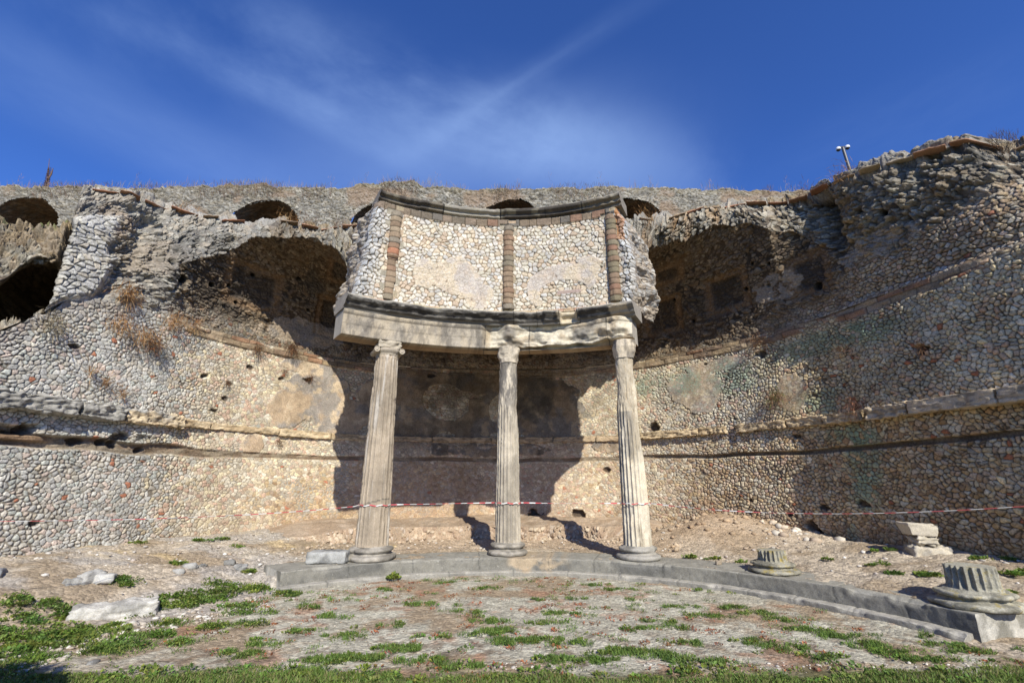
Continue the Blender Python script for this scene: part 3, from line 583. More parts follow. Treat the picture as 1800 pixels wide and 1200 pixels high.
dq = np.gradient(oq, axis=1); dz_ = np.gradient(oz, axis=1); ln = np.hypot(dq, dz_) + 1e-9; nq = smooth_rows(dz_ / ln, 15); nz_ = smooth_rows(-dq / ln, 15)
rz = rz * ss(0, .4, S2)
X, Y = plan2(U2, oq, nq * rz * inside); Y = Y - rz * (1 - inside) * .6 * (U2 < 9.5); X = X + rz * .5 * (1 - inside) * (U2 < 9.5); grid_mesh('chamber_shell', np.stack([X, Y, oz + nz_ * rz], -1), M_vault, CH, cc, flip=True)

# ================================================================== UPPER TERRACE WALL
YU = 15.9
UPW = empty('upper_terrace_wall', (-2, YU, 6.6), 'long grey rubble terrace wall with arched niches, running along the skyline', 'terrace wall')
skyl = [(-300, 322), (0, 330), (120, 328), (250, 330), (330, 328), (450, 325), (560, 332), (620, 330), (700, 319), (760, 326), (860, 333), (950, 333), (1000, 331), (1090, 329), (1150, 331), (1300, 335), (1400, 336), (1500, 330), (1700, 330), (1800, 330)]
sk = np.array([at_y(*p, YU) for p in skyl])
xs = ugrid(-27, 20, .045); zs = np.linspace(0, 1, 190); XX, TT = np.meshgrid(xs, zs, indexing='ij')
zt_ = np.interp(XX, sk[:, 0], sk[:, 1]) + (fbm(XX * 2, XX * 0, None, 5, 330) - .5) * .28
ZW = 6.4 + TT * (zt_ - 6.4)
ARX = [-19.3, -14.5, -9.75, -4.9, 0.0, 4.75]; ARC = 10.85; ARR = 1.45
inn = np.zeros(XX.shape)
for a in ARX:
    r = ARR + (.12 if a < -15 else 0); d = np.where(ZW > ARC, np.hypot(XX - a, ZW - ARC), np.abs(XX - a)); inn = np.maximum(inn, (d < r + (vn(XX * 3, ZW * 3, None, 12) - .5) * .12) * 1.)
rz, cc = rubble_field(XX * 1.25, ZW * 1.7, np.zeros(XX.shape), 70)
F1, E, h = voro(XX + (fbm(XX * 3, ZW * 3, None, 3, 8) - .5) * .1, ZW + (fbm(XX * 2, ZW * 2, None, 3, 18) - .5) * .1, .17, .075, 331, .95); gs = pal(h[0], [(.36, .355, .34), (.28, .28, .27), (.42, .41, .38), (.25, .245, .235), (.32, .30, .26)])
cc = mixc(C3(XX.shape, (.10, .088, .07)), gs * np.array([.86, .83, .76]) * (.72 + .45 * h[1])[..., None], ss(.04, .22, E)); cc = mixc(cc, np.array((.26, .18, .12)), ss(.56, .7, fbm(XX * .8, ZW * 1.2, None, 5, 332)) * .6)
cc = mixc(cc, np.array((.20, .17, .09)), ss(.35, .0, zt_ - ZW) * .5 * vn(XX * 3, ZW * 3, None, 13))
rz = (fbm(XX * .9, ZW * .9, None, 3, 333) - .5) * .25 + ss(.04, .25, E) * .06 * (.3 + h[1]) + (fbm(XX * 6, ZW * 6, None, 3, 334) - .5) * .06
PW = np.stack([XX, YU - rz, ZW], -1); keep = (inn[:-1, :-1] + inn[1:, :-1] + inn[1:, 1:] + inn[:-1, 1:]) < 1
# cap: carry the top edge back
cap = PW[:, -1:, :].copy().repeat(8, 1); kb = np.arange(1, 9)[None, :] * .25
cap[..., 1] += kb; cap[..., 2] += (fbm(XX[:, :8] * 2, kb * 2 + 5, None, 4, 340) - .5) * .25 + .02
PA = np.concatenate([PW, cap], 1); CA = np.concatenate([cc, C3((len(xs), 8), (.26, .22, .13))], 1)
ka = np.concatenate([keep, np.ones((len(xs) - 1, 8), bool)], 1)
grid_mesh('wall_face', PA, M_vault, UPW, CA, flip=True, keep=ka)
for a in ARX:
    r = ARR + .05 + (.12 if a < -15 else 0); th = np.linspace(0, math.pi, 70); th2 = np.concatenate([[0] * 12, th, [math.pi] * 12]); dn = np.concatenate([np.linspace(4.2, .2, 12), th * 0, np.linspace(.2, 4.2, 12)])
    dep = np.linspace(-.02, 2.4, 50); A, D = np.meshgrid(np.arange(len(th2)), dep, indexing='ij'); an = th2[A]
    s_ = an * r; nn = (fbm(s_ * 4, D * 4 + a, None, 4, 350) - .5) * .08; st = voro(s_ + a, D, .16, .10, 351); nn = nn + ss(.05, .25, st[1]) * .025
    rr = r - nn; Pn = np.stack([a - np.cos(an) * rr, YU + D, ARC + np.sin(an) * rr - dn[A]], -1)
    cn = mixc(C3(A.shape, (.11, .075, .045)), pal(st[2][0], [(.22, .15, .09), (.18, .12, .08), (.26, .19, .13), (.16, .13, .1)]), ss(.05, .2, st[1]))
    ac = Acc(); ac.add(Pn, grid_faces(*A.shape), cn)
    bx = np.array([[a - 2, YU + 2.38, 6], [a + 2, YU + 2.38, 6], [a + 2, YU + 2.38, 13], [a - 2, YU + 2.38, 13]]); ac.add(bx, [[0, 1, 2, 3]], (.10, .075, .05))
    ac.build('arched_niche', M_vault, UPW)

# terrace ground behind the exedra and the hill top
ug = ugrid(0.2, 44, .5); tg = np.linspace(0, 1, 12); UG, TG = np.meshgrid(ug, tg, indexing='ij')
x0, y0 = plan(UG, -1.5 - 2.6 * (UG < 9.6)); dx = x0 / np.hypot(x0, y0 - 5); dy = (y0 - 5) / np.hypot(x0, y0 - 5)
far = np.minimum(40, np.where(dy > .02, (16.9 - y0) / np.maximum(dy, .02), 40)); far = np.maximum(far, .3)
grid_mesh('upper_terrace', np.stack([x0 + dx * far * TG, y0 + dy * far * TG, 5.9 + 0 * TG], -1), M_vault, None, C3(UG.shape, (.26, .21, .13)))['kind'] = 'structure'
hx = ugrid(-120, 120, 4.); hy = ugrid(YU + 1.9, 160, 4.); HX, HY = np.meshgrid(hx, hy, indexing='ij')
grid_mesh('hilltop', np.stack([HX, HY, 12.35 + 0 * HX - .2 * ss(20, 60, np.abs(HX))], -1), M_vault, None, C3(HX.shape, (.20, .20, .08)))['kind'] = 'structure'

# ================================================================== COLONNADE
CX, CY = -.06, 3.97
def pol(R, a): return CX + R * np.sin(a), CY + R * np.cos(a)
# ---- entablature + attic
AT = empty('entablature_and_attic', (-.06, 9.4, 4.3), 'curved entablature and pale stone attic wall resting on the three columns', 'entablature')
a0, a1 = R_(-36.3), R_(27.2)
def dtop(a): return ss(0, 1, a)
# architrave: section walked round (front up, top, back down, underside)
na = 330; an = np.linspace(a0, a1, na)
zb0, zt0 = 4.30, 4.80
sec = [(5.42, 4.30), (5.42, 4.52), (5.41, 4.535), (5.41, 4.72), (5.385, 4.74), (5.37, 4.80), (5.92, 4.80), (5.92, 4.30), (5.42, 4.30)]
def dense(sec, step=.02):
    o = []
    for (r0, z0), (r1, z1) in zip(sec[:-1], sec[1:]):
        n = max(1, int(math.hypot(r1 - r0, z1 - z0) / step))
        for k in range(n): o.append((r0 + (r1 - r0) * k / n, z0 + (z1 - z0) * k / n))
    return np.array(o)
ds = dense(sec); A, J = np.meshgrid(an, np.arange(len(ds)), indexing='ij'); Rr = ds[J, 0].copy(); Zr = ds[J, 1].copy(); uA = A * 5.4
frontm = (Rr < 5.6)
brk = ss(-.62, -.42, uA)                      # the right part is broken and eroded
bn = fbm(uA * 2.3, Zr * 3.2, None, 5, 400) - .5; bn2 = fbm(uA * 6, Zr * 7, None, 4, 401) - .5
bn3 = fbm(uA * 12, Zr * 14, None, 4, 404) - .5
er = bn3 * .012 + brk * (.05 + .28 * np.clip(bn + .12, 0, 1) + .09 * bn2) + (1 - brk) * (.012 * bn2 + .01 * bn)
blk = ss(.62, .8, fbm(uA * 1.6, Zr * 2.5, None, 3, 402)) * brk * .1
Rr = Rr + np.where(frontm, er + blk, 0) 
low = brk * (.02 + .14 * (fbm(uA * 1.7, uA * 0, None, 4, 403) - .35)); Zr = Zr + np.clip(low, 0, .2) * (1 - ss(4.3, 4.5, ds[J, 1])) * frontm
# console-like broken lumps over the centre and right columns
for ac_, w_, amt in ((R_(.5), .26, .16), (R_(23.8), .30, .20), (R_(20), .3, .06)):
    g = np.exp(-((uA - ac_ * 5.4) / w_) ** 2); Rr = Rr - np.where(frontm, g * amt * ss(4.3, 4.6, Zr), 0)
ca = mixc(C3(A.shape, (.33, .29, .23)), np.array((.21, .185, .15)), ss(.42, .58, fbm(uA * 5, Zr * 3.5, None, 6, 410, .7)))
ca = mixc(ca, np.array((.43, .36, .26)), ss(.5, .68, fbm(uA * 3.2 + 4, Zr * 1.2, None, 6, 411, .65)) * .7); ca = mixc(ca, np.array((.11, .10, .085)), ss(.52, .62, fbm(uA * 8, Zr * 2.5, None, 6, 415, .7)) * .5)
ca = mixc(ca, mixc(C3(A.shape, (.60, .54, .42)), np.array((.44, .36, .25)), ss(.45, .62, fbm(uA * 4, Zr * 4, None, 4, 412))), brk * .9)
ca = mixc(ca, np.array((.13, .12, .11)), brk * ss(.52, .66, fbm(uA * 2.0, Zr * 2.6, None, 5, 413)) * .75); ca = mixc(ca, np.array((.10, .09, .08)), (1 - brk) * ss(.58, .68, fbm(uA * 6, Zr * 3.0, None, 6, 414, .7)) * .5)
ca = mixc(ca, np.array((.30, .19, .10)), (np.abs(Zr - 4.30) < .03) * (~frontm) * .6)
ca = mixc(ca, np.array((.12, .10, .08)), (np.abs(Zr - 4.528) < .012) * (1 - brk) * .0 + (np.abs(Zr - 4.728) < .012) * .7)
for ju_ in (R_(-5.5), R_(4.5), R_(22)): ca = mixc(ca, np.array((.08, .07, .06)), (np.abs(uA - ju_ * 5.4 - (Zr - 4.5) * .03) < .011) * .8)
Xa, Ya = pol(Rr, A); Pa = np.stack([Xa, Ya, Zr], -1)
acc_ = Acc(); acc_.add(Pa, grid_faces(na, len(ds), wj=True), ca)
for idx in (0, na - 1):
    c0 = Pa[idx].mean(0); n0 = len(ds); V = np.vstack([Pa[idx], c0]); F_ = np.array([[k, (k + 1) % n0, n0] for k in range(n0)]); acc_.add(V, F_ if idx else F_[:, ::-1], (.36, .33, .28))
acc_.build('architrave', M_carved, AT)
# cornice
sec = [(5.38, 4.80), (5.36, 4.84), (5.27, 4.87), (5.24, 4.92), (5.15, 4.97), (5.13, 5.05), (5.17, 5.08), (5.44, 5.10), (5.95, 5.10), (5.95, 4.80), (5.38, 4.80)]
ds = dense(sec, .016); an2 = np.linspace(a0 - .005, a1 + .02, 360); A, J = np.meshgrid(an2, np.arange(len(ds)), indexing='ij'); Rr = ds[J, 0].copy(); Zr = ds[J, 1].copy(); uA = A * 5.3
brk = ss(-.2, .3, uA); f = ss(5.42, 5.2, Rr); bn = fbm(uA * 2.2, uA * 0 + 2, None, 4, 420); lost = ss(R_(11.2) * 5.3, R_(12.3) * 5.3, uA) * (1 - ss(R_(15.0) * 5.3, R_(15.8) * 5.3, uA))
er = f * (.05 * (fbm(uA * 6, Zr * 12, None, 5, 421, .6) - .4) + .06 * ss(.5, .75, bn) + brk * .05 * bn + lost * .22); Rr += er; Zr = Zr - (Zr > 5.0) * f * .03 * fbm(uA * 3, uA * 0, None, 4, 422) 
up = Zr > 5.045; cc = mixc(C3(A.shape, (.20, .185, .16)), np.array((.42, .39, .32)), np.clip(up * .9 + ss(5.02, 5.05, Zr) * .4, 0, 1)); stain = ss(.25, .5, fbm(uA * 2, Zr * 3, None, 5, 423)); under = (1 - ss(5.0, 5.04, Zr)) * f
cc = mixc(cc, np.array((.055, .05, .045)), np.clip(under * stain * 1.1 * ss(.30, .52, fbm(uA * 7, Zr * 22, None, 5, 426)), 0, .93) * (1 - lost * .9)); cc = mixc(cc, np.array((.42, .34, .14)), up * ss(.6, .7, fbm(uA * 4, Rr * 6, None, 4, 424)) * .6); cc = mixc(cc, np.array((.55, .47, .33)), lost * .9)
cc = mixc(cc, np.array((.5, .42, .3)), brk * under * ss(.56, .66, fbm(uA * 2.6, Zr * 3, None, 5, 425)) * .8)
for ju_ in (1.0, 6.5, 11.5, 16.2): cc = mixc(cc, np.array((.05, .045, .04)), (np.abs(uA - R_(ju_) * 5.3) < .012) * .9)
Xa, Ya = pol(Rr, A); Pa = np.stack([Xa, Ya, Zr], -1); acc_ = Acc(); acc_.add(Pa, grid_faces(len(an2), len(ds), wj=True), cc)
for idx in (0, len(an2) - 1):
    c0 = Pa[idx].mean(0); n0 = len(ds); V = np.vstack([Pa[idx], c0]); F_ = np.array([[k, (k + 1) % n0, n0] for k in range(n0)]); acc_.add(V, F_ if idx else F_[:, ::-1], (.3, .27, .23))
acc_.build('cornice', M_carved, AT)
# attic masonry (front face, with crumbling ends, joined to the vault behind)
ZT = 7.36
aa = np.linspace(R_(-36.5), R_(29.5), 560); zz = np.linspace(5.08, ZT, 190); A, Zq = np.meshgrid(aa, zz, indexing='ij'); tz = (Zq - 5.08) / (ZT - 5.08)
ln_ = (fbm(Zq * 2.2, Zq * 0 + 3, None, 4, 430) - .5); rn_ = (fbm(Zq * 2.6, Zq * 0 + 9, None, 4, 431) - .5)
aL = R_(-35.0) + R_(3.2) * tz + R_(1.8) * ln_; aR = R_(27.6) + R_(1.8) * np.sin(tz * 3.0) - R_(1.2) * tz + R_(2.0) * rn_
F = (A - aa[0]) / (aa[-1] - aa[0]); A = aL + (aR - aL) * F; uA = A * 5.42
wu = uA + (fbm(uA * 4, Zq * 4, None, 3, 432) - .5) * .12; wz = Zq + (fbm(uA * 4, Zq * 4, None, 3, 433) - .5) * .10
F1, E, h = voro(wu, wz, .106, .088, 434, .8); gap = ss(.04, .2, E)
ca = pal(h[0], [(.54, .50, .41), (.47, .43, .34), (.60, .56, .48), (.54, .45, .33), (.48, .38, .28), (.46, .44, .40), (.60, .54, .44), (.52, .48, .42)]) * (.85 + .25 * h[3])[..., None]
edge = np.clip(ss(R_(5), R_(1.0), A - aL) + ss(R_(3.6), R_(1.0), aR - A), 0, 1)
ca = mixc(ca, pal(h[0], [(.44, .45, .45), (.38, .39, .4), (.5, .49, .46), (.42, .42, .40), (.34, .35, .36), (.5, .48, .44), (.46, .46, .45), (.4, .4, .38)]), edge * .85)
ca = mixc(C3(A.shape, (.17, .125, .085)), ca, ss(.04, .17, E)); rz = gap * (.026 + .03 * edge) * (.6 + .8 * h[1])
def ablob(px, py, rx, rz_, soft=.15, wob=.3, s=0):
    d = pix_ray(px, py); best = None
    t = np.linspace(6, 14, 4000); X = d[0] * t; Y = d[1] * t; k = np.argmin(np.abs(np.hypot(X - CX, Y - CY) - 5.42)); a_ = math.atan2(X[k] - CX, Y[k] - CY); z_ = EYE + d[2] * t[k]
    return blob(uA, Zq, a_ * 5.42, z_, rx, rz_, soft, wob, s), a_ * 5.42, z_
P = np.maximum.reduce([ablob(800, 490, .55, .5, .3, .4, 440)[0], ablob(840, 520, .35, .3, .3, .4, 441)[0], ablob(745, 480, .25, .35, .3, .5, 442)[0] * .8, ablob(990, 495, .78, .42, .12, .12, 443)[0], ablob(945, 510, .22, .35, .2, .2, 447)[0], ablob(1035, 470, .3, .3, .3, .4, 444)[0] * .7])
inner = ablob(990, 515, .52, .30, .1, .12, 445)[0]; P = P * (1 - inner) * (1 - ablob(765, 530, .25, .15, .2, .3, 446)[0])
Pm = ss(.4, .56, P + (fbm(uA * 8, Zq * 8, None, 4, 453) - .5) * .4); pc = mixc(C3(A.shape, (.50, .42, .31)), np.array((.43, .38, .33)), ss(.45, .6, fbm(uA * 3, Zq * 3, None, 4, 450))); pc = mixc(pc, np.array((.40, .33, .26)), ss(.6, .72, fbm(uA * 5, Zq * 5, None, 4, 451)) * .6)
keepst = ss(.2, .45, E) * .35; ca = mixc(ca, mixc(pc, ca, keepst), Pm); rz = rz * (1 - .65 * Pm) + Pm * (.028 + .02 * (fbm(uA * 7, Zq * 7, None, 4, 458) - .5)); ck = np.abs(fbm(uA * 2.5, Zq * 2.5, None, 4, 459) - .5); ca = mixc(ca, np.array((.16, .12, .09)), (1 - ss(0, .012, ck)) * Pm * .8)
_, ul, zl_ = ablob(1000, 514, .3, .1); lint = rect(uA, Zq, ul - .25, ul + .27, zl_ - .035, zl_ + .045, .012); ca = mixc(ca, np.array((.34, .26, .22)), lint); rz = rz * (1 - lint) + lint * .03
# bottom levelling course and top course in tufa
for zc_, hh_, cl in ((5.115, .035, [(.42, .30, .19), (.46, .36, .24), (.40, .25, .17), (.36, .30, .21)]), (7.27, .085, [(.18, .14, .10), (.145, .12, .09), (.20, .155, .115), (.21, .13, .09), (.14, .125, .105)])):
    B = (np.abs(Zq - zc_) < hh_) * 1.; bx = (uA + .12 * vn(uA * 3, uA * 0, None, 2)) / .25; fb = bx - np.floor(bx); hv = _h(np.floor(bx), np.zeros_like(bx), np.zeros_like(bx), int(zc_ * 10)); jn = ss(0, .05, fb) * ss(1, .95, fb)
    k_ = pal(hv, cl); ca = mixc(ca, mixc(k_ * .35, k_, jn), B * (1 if zc_ > 6 else (A > R_(-33)) * 1.)); rz = rz * (1 - B) + B * (.01 + .03 * jn * (zc_ > 6) + .03 * hv + .03 * (fbm(uA * 9, Zq * 12, None, 3, 457) - .5))
# quoin blocks beside the half columns
HC = [R_(-27.3), R_(-.2), R_(24.4)]
for hc in HC:
    row = np.floor(Zq / .145); hv = _h(row, row * 0, row * 0 + hc * 10, 77); sgn = np.where(np.mod(row, 2) < 1, 1, -1); B = ((uA - hc * 5.42) * sgn > 0) * (np.abs(uA - hc * 5.42) < .13 + .09 * hv) * (hv > .3) * 1.; fr_ = Zq / .145 - row
    k_ = pal(hv, [(.34, .27, .18), (.30, .25, .17), (.38, .29, .20), (.28, .25, .19)]); B = B * ss(0, .1, fr_) * ss(1, .9, fr_); ca = mixc(ca, k_, B * .9); rz = rz * (1 - B) + B * .02
ca = mixc(ca, np.array((.38, .17, .06)), ((np.abs(uA - (HC[2] * 5.42 + .2)) < .06 + .05 * vn(Zq * 5, Zq * 0, None, 7)) * (Zq > 6.55)) * .7)
endc = np.clip(1 - (A - aL) / R_(.9), 0, 1) + np.clip(1 - (aR - A) / R_(.9), 0, 1); en = fbm(uA * 5, Zq * 6, None, 4, 455)
Rr = 5.42 - rz + endc ** 2 * .16 - .05 * edge * (en - .5) * 2 + .015 * (fbm(uA, Zq, None, 3, 456) - .5)
Rr = Rr - .035 * tz
Xa, Ya = pol(Rr, A); Pf = np.stack([Xa, Ya, Zq], -1)
# return the two ends back into the vault mass
def ret(P0, sgn, n=46, depth=1.3, seed=0):
    out_ = []; cols = []
    for k in range(1, n + 1):
        t = k / n; a_ = np.arctan2(P0[:, 0] - CX, P0[:, 1] - CY); R0 = np.hypot(P0[:, 0] - CX, P0[:, 1] - CY); zc_ = P0[:, 2]
        w = fbm(zc_ * 3 + seed, np.full_like(zc_, t * 3), None, 4, 460) - .5; w2 = fbm(zc_ * 9 + seed, np.full_like(zc_, t * 7), None, 3, 461) - .5
        a2 = a_ + sgn * (math.sin(t * math.pi * .6) * (.004 if sgn < 0 else .02) + w * .04 * min(1, t * 4) + w2 * .025 * min(1, t * 6)); r2 = R0 + t * depth; x, y = pol(r2, a2); out_.append(np.stack([x, y, zc_], -1))
        F1_, E_, h_ = voro(zc_, np.full_like(zc_, t * depth), .09, .17, 462 + seed); cols.append(mixc(C3(zc_.shape, (.24, .20, .16)), pal(h_[0], [(.42, .40, .36), (.34, .33, .31), (.46, .40, .32), (.36, .30, .23)]), ss(.08, .3, E_)))
    return np.stack(out_, 0), np.stack(cols, 0)
Lp, Lc = ret(Pf[0], -1, seed=3); Rp, Rc = ret(Pf[-1], 1, seed=8)
PA = np.concatenate([Lp[::-1], Pf, Rp], 0); CA = np.concatenate([Lc[::-1], ca, Rc], 0)
capz = PA[:, -1:].copy().repeat(6, 1); ang = np.arctan2(PA[:, -1, 0] - CX, PA[:, -1, 1] - CY); R0 = np.hypot(PA[:, -1, 0] - CX, PA[:, -1, 1] - CY)
for k in range(6):
    r2 = R0 + (k + 1) * .18 * (np.abs(np.arange(len(R0)) - len(R0) / 2) < 280); x, y = pol(r2, ang); capz[:, k, 0] = x; capz[:, k, 1] = y; capz[:, k, 2] += .02
PA = np.concatenate([PA, capz], 1); CA = np.concatenate([CA, C3(capz.shape[:2], (.3, .27, .22))], 1)
grid_mesh('attic_masonry', PA, M_attic, AT, CA, flip=False)
# half columns of stacked tufa drums
for i, hc in enumerate(HC):
    n = 16; zb_, ze_ = 5.15, 7.19; hb = (ze_ - zb_) / n; zz = np.linspace(zb_, ze_, n * 9); th = np.linspace(-math.pi * .56, math.pi * .56, 26); T_, Zq = np.meshgrid(th, zz, indexing='ij')
    row = np.floor((Zq - zb_) / hb - 1e-6); fr_ = (Zq - zb_) / hb - row; hv = _h(row, row * 0 + i, row * 0, 88); jn = ss(0, .16, fr_) * ss(1, .84, fr_)
    shrink = .055 if i == 0 else 0
    rad = .118 - (.02 if (i == 0) else 0) * (Zq < 6.1) + .012 * (hv - .5) + .014 * (jn - 1) + .035 * (fbm(T_ * 2, Zq * 9, None, 4, 470 + i) - .5)
    uu = hc * 5.40 + (hv - .5) * .02 + (.02 * (Zq - 6.1) if i == 0 else 0) + rad * np.sin(T_); rr = 5.40 - .035 - .09 * np.cos(T_) * (rad / .118) * (1 if i else np.where(Zq < 6.1, .45, 1.)) 
    x, y = pol(rr, uu / 5.40); cc = pal(hv, [(.31, .225, .15), (.27, .195, .13), (.32, .25, .17), (.25, .21, .15), (.29, .19, .125), (.27, .23, .175), (.33, .245, .165)])
    if i == 2: cc = pal(hv, [(.28, .20, .135), (.24, .20, .13), (.28, .165, .11), (.22, .185, .12), (.26, .22, .15), (.28, .19, .125)])
    cc = mixc(cc * .3, cc, jn) * (.70 + .3 * fbm(T_ * 3, Zq * 14, None, 4, 475))[..., None]; cc = np.where(((i == 0) & (np.abs(row - 8) < .5))[..., None], np.array([.36, .17, .10]), cc)
    grid_mesh('half_column', np.stack([x, y, Zq], -1), M_carved, AT, cc, flip=True)
# crown cornice
sec = [(5.42, 7.34), (5.38, 7.35), (5.37, 7.41), (5.28, 7.42), (5.27, 7.48), (5.19, 7.51), (5.17, 7.56), (5.22, 7.60), (5.9, 7.60), (5.9, 7.34), (5.42, 7.34)]
ds = dense(sec, .014); c0_, c1_ = R_(-31.6), R_(27.2); an2 = np.linspace(c0_, c1_, 330); A, J = np.meshgrid(an2, np.arange(len(ds)), indexing='ij'); Rr = ds[J, 0].copy(); Zr = ds[J, 1].copy(); uA = A * 5.3; f = ss(5.42, 5.25, Rr)
Zr = Zr + .10 * (np.abs(A) / R_(30)) ** 2.5 * (A > 0) * .9 - .02 + .0 * A
pale = ss(R_(-16.4), R_(-16.2), A) * (1 - ss(R_(-2.3), R_(-2.1), A)) * .8
er = f * (.03 * (fbm(uA * 4, Zr * 9, None, 4, 480) - .3) + .05 * ss(.55, .75, fbm(uA * 1.8, uA * 0, None, 4, 481)) + pale * .03); Rr += er; Zr -= (Zr > 7.55) * f * .05 * ss(.45, .8, fbm(uA * 3, uA * 0, None, 4, 482))
cc = mixc(C3(A.shape, (.17, .145, .11)), np.array((.075, .065, .055)), ss(.4, .6, fbm(uA * 3, Zr * 4, None, 5, 483))); cc = mixc(cc, np.array((.38, .35, .29)), pale * .9)
cc = mixc(cc, np.array((.30, .28, .24)), (Zr > 7.58) * .8); cc = mixc(cc, np.array((.30, .27, .20)), ss(.58, .7, fbm(uA * 5, Zr * 6, None, 4, 484)) * .5)
for ju_ in (-16.3, -2.2, 9, 18): cc = mixc(cc, np.array((.03, .03, .03)), (np.abs(uA - R_(ju_) * 5.3) < .012) * .9)
Xa, Ya = pol(Rr, A); Pa = np.stack([Xa, Ya, Zr], -1); acc_ = Acc(); acc_.add(Pa, grid_faces(len(an2), len(ds), wj=True), cc)
for idx in (0, len(an2) - 1):
    c0 = Pa[idx].mean(0); n0 = len(ds); V = np.vstack([Pa[idx], c0]); F_ = np.array([[k, (k + 1) % n0, n0] for k in range(n0)]); acc_.add(V, F_ if idx else F_[:, ::-1], (.25, .22, .18))
acc_.build('crown_cornice', M_carved, AT)

# ---- columns
def col_base(cx, cy, z0, rs_, name_parent, seed, colr, brokenR=0, mat=None, hs=1):
    """attic base: two tori and a scotia, revolved, height .22"""
    prof = [(0, 0), (rs_ * 1.42, 0)]
    for t in np.linspace(-90, 90, 12): prof.append((rs_ * 1.36 + .045 * math.cos(R_(t)), .045 + .045 * math.sin(R_(t))))
    for t in np.linspace(0, 1, 8): prof.append((rs_ * 1.28 - .03 * math.sin(t * math.pi), .095 + .045 * t))
    for t in np.linspace(-90, 90, 10): prof.append((rs_ * 1.22 + .032 * math.cos(R_(t)), .172 + .032 * math.sin(R_(t))))
    prof += [(rs_ * 1.08, .207), (rs_ * 1.03, .23), (0, .23)]
    p = np.array(prof) * (1, hs); th = np.linspace(0, 2 * math.pi, 97)[:-1]; T_, J = np.meshgrid(th, np.arange(len(p)), indexing='ij'); r = p[J, 0].copy(); z = p[J, 1].copy()
    nx = r * np.cos(T_); ny = r * np.sin(T_); n1 = fbm(nx * 7 + seed, ny * 7, z * 9, 4, 500 + seed) - .5; wear = ss(.5, .75, fbm(nx * 3 + seed, ny * 3, z * 3, 3, 510 + seed))
    n5 = fbm(nx * 28 + seed, ny * 28, z * 30, 3, 512 + seed) - .5; k5 = 2.2 if mat is M_stump else 1; r = np.where(r > 0, r + n1 * .03 * k5 - wear * .03 * k5 + n5 * .012 * k5, 0)
    if brokenR: 
        g = np.exp(-((T_ - R_(brokenR)) / .45) ** 2); r = np.where(r > rs_ * 1.02, r - g * (r - rs_ * 1.05) * ss(.07, .1, z) * .9, r)
    cc = mixc(C3(r.shape, colr), np.array(colr) * .55, ss(.45, .65, fbm(nx * 5, ny * 5, z * 6, 4, 520 + seed)))
    return grid_mesh('base', np.stack([cx + r * np.cos(T_), cy + r * np.sin(T_), z0 + z], -1), mat or M_carved, name_parent, cc, wi=True)
def shaft_mesh(cx, cy, z0, z1, rad, nfl, seed, flute_mask, colr, ero, name='shaft', parent=None, mat=None, cap=True, nth=None, dz=.02, fd=.022, lean=(0, 0), colfn=None):
    nth = nth or nfl * 14; th = np.linspace(0, 2 * math.pi, nth + 1)[:-1]; z = np.linspace(z0, z1, int((z1 - z0) / dz) + 2); T_, Zs = np.meshgrid(th, z, indexing='ij'); tz = (Zs - z0) / (z1 - z0)
    r = rad(tz); ph = T_ / (2 * math.pi) * nfl; f = ph - np.floor(ph); half = .40; g = np.clip(1 - ((f - .5) / half) ** 2, 0, 1); g = np.sqrt(g)
    nx = np.cos(T_) * .6; ny = np.sin(T_) * .6
    m = flute_mask(T_, tz, Zs, nx, ny); r = r - g * fd * m
    chp = ss(.60, .68, fbm(nx * 3.2 + seed, ny * 3.2, Zs * 3.2, 4, 535 + seed, .6)); r = r - chp * .016 * (1 - .8 * g)
    r = r - ero(T_, tz, Zs, nx, ny) + (fbm(nx * 6 + seed, ny * 6, Zs * 13, 4, 530 + seed, .6) - .5) * .02
    cc = mixc(C3(T_.shape, colr), np.array(colr) * .7, ss(.42, .62, fbm(nx * 2 + seed, ny * 2, Zs * 1.3, 5, 540 + seed))); cc = mixc(cc, np.array(colr) * .5, g * m * .35)
    if colfn is not None: cc = colfn(cc, T_, tz, Zs, nx, ny)
    X = cx + r * np.cos(T_) + lean[0] * tz; Y = cy + r * np.sin(T_) + lean[1] * tz; P = np.stack([X, Y, Zs], -1)
    a = Acc(); a.add(P, grid_faces(nth, len(z), wi=True), cc)
    if cap:
        for j in (0, len(z) - 1):
            V = np.vstack([P[:, j], P[:, j].mean(0)]); F_ = np.array([[k, (k + 1) % nth, nth] for k in range(nth)]); a.add(V, F_, np.array(colr) * 1.05)
    return a.build(name, mat or M_carved, parent)
ZP = .262
def cpos(adeg, R=5.6): a = R_(adeg); return CX + R * math.sin(a), CY + R * math.cos(a)
# left column: intact, fluted, ionic capital
x, y = cpos(-26.2, 5.6); CL = empty('fluted_column', (x, y, ZP), 'tall tan column fluted to the top with a scrolled capital, leftmost of the three', 'column', 'columns carrying the entablature')
LC = (.40, .33, .245)
col_base(x, y, ZP, .30, CL, 1, (.36, .33, .28))
shaft_mesh(x, y, ZP + .225, 4.02, lambda t: .295 - .075 * t ** 1.15, 20, 1, lambda T, t, Z, nx, ny: .75 * ss(0, .012, t) * (1 - ss(.972, .98, t)) * (1 - .55 * ss(.5, .7, fbm(nx * 1.5, ny * 1.5, Z * .8, 4, 7))), LC,
           lambda T, t, Z, nx, ny: .012 * ss(.55, .7, fbm(nx * 3, ny * 3, Z * 2, 4, 9)), parent=CL, fd=.024,
           colfn=lambda c, T, t, Z, nx, ny: mixc(mixc(c, np.array((.10, .09, .075)), (np.abs(Z - 1.17 - .10 * np.sin(T * 1.0 + 2.1) - .03 * vn(T * 6, Z * 0, None, 3)) < .008) * .9), np.array((.52, .49, .44)), ss(.60, .72, fbm(nx * 5, ny * 5, Z * .7, 4, 15)) * .5))
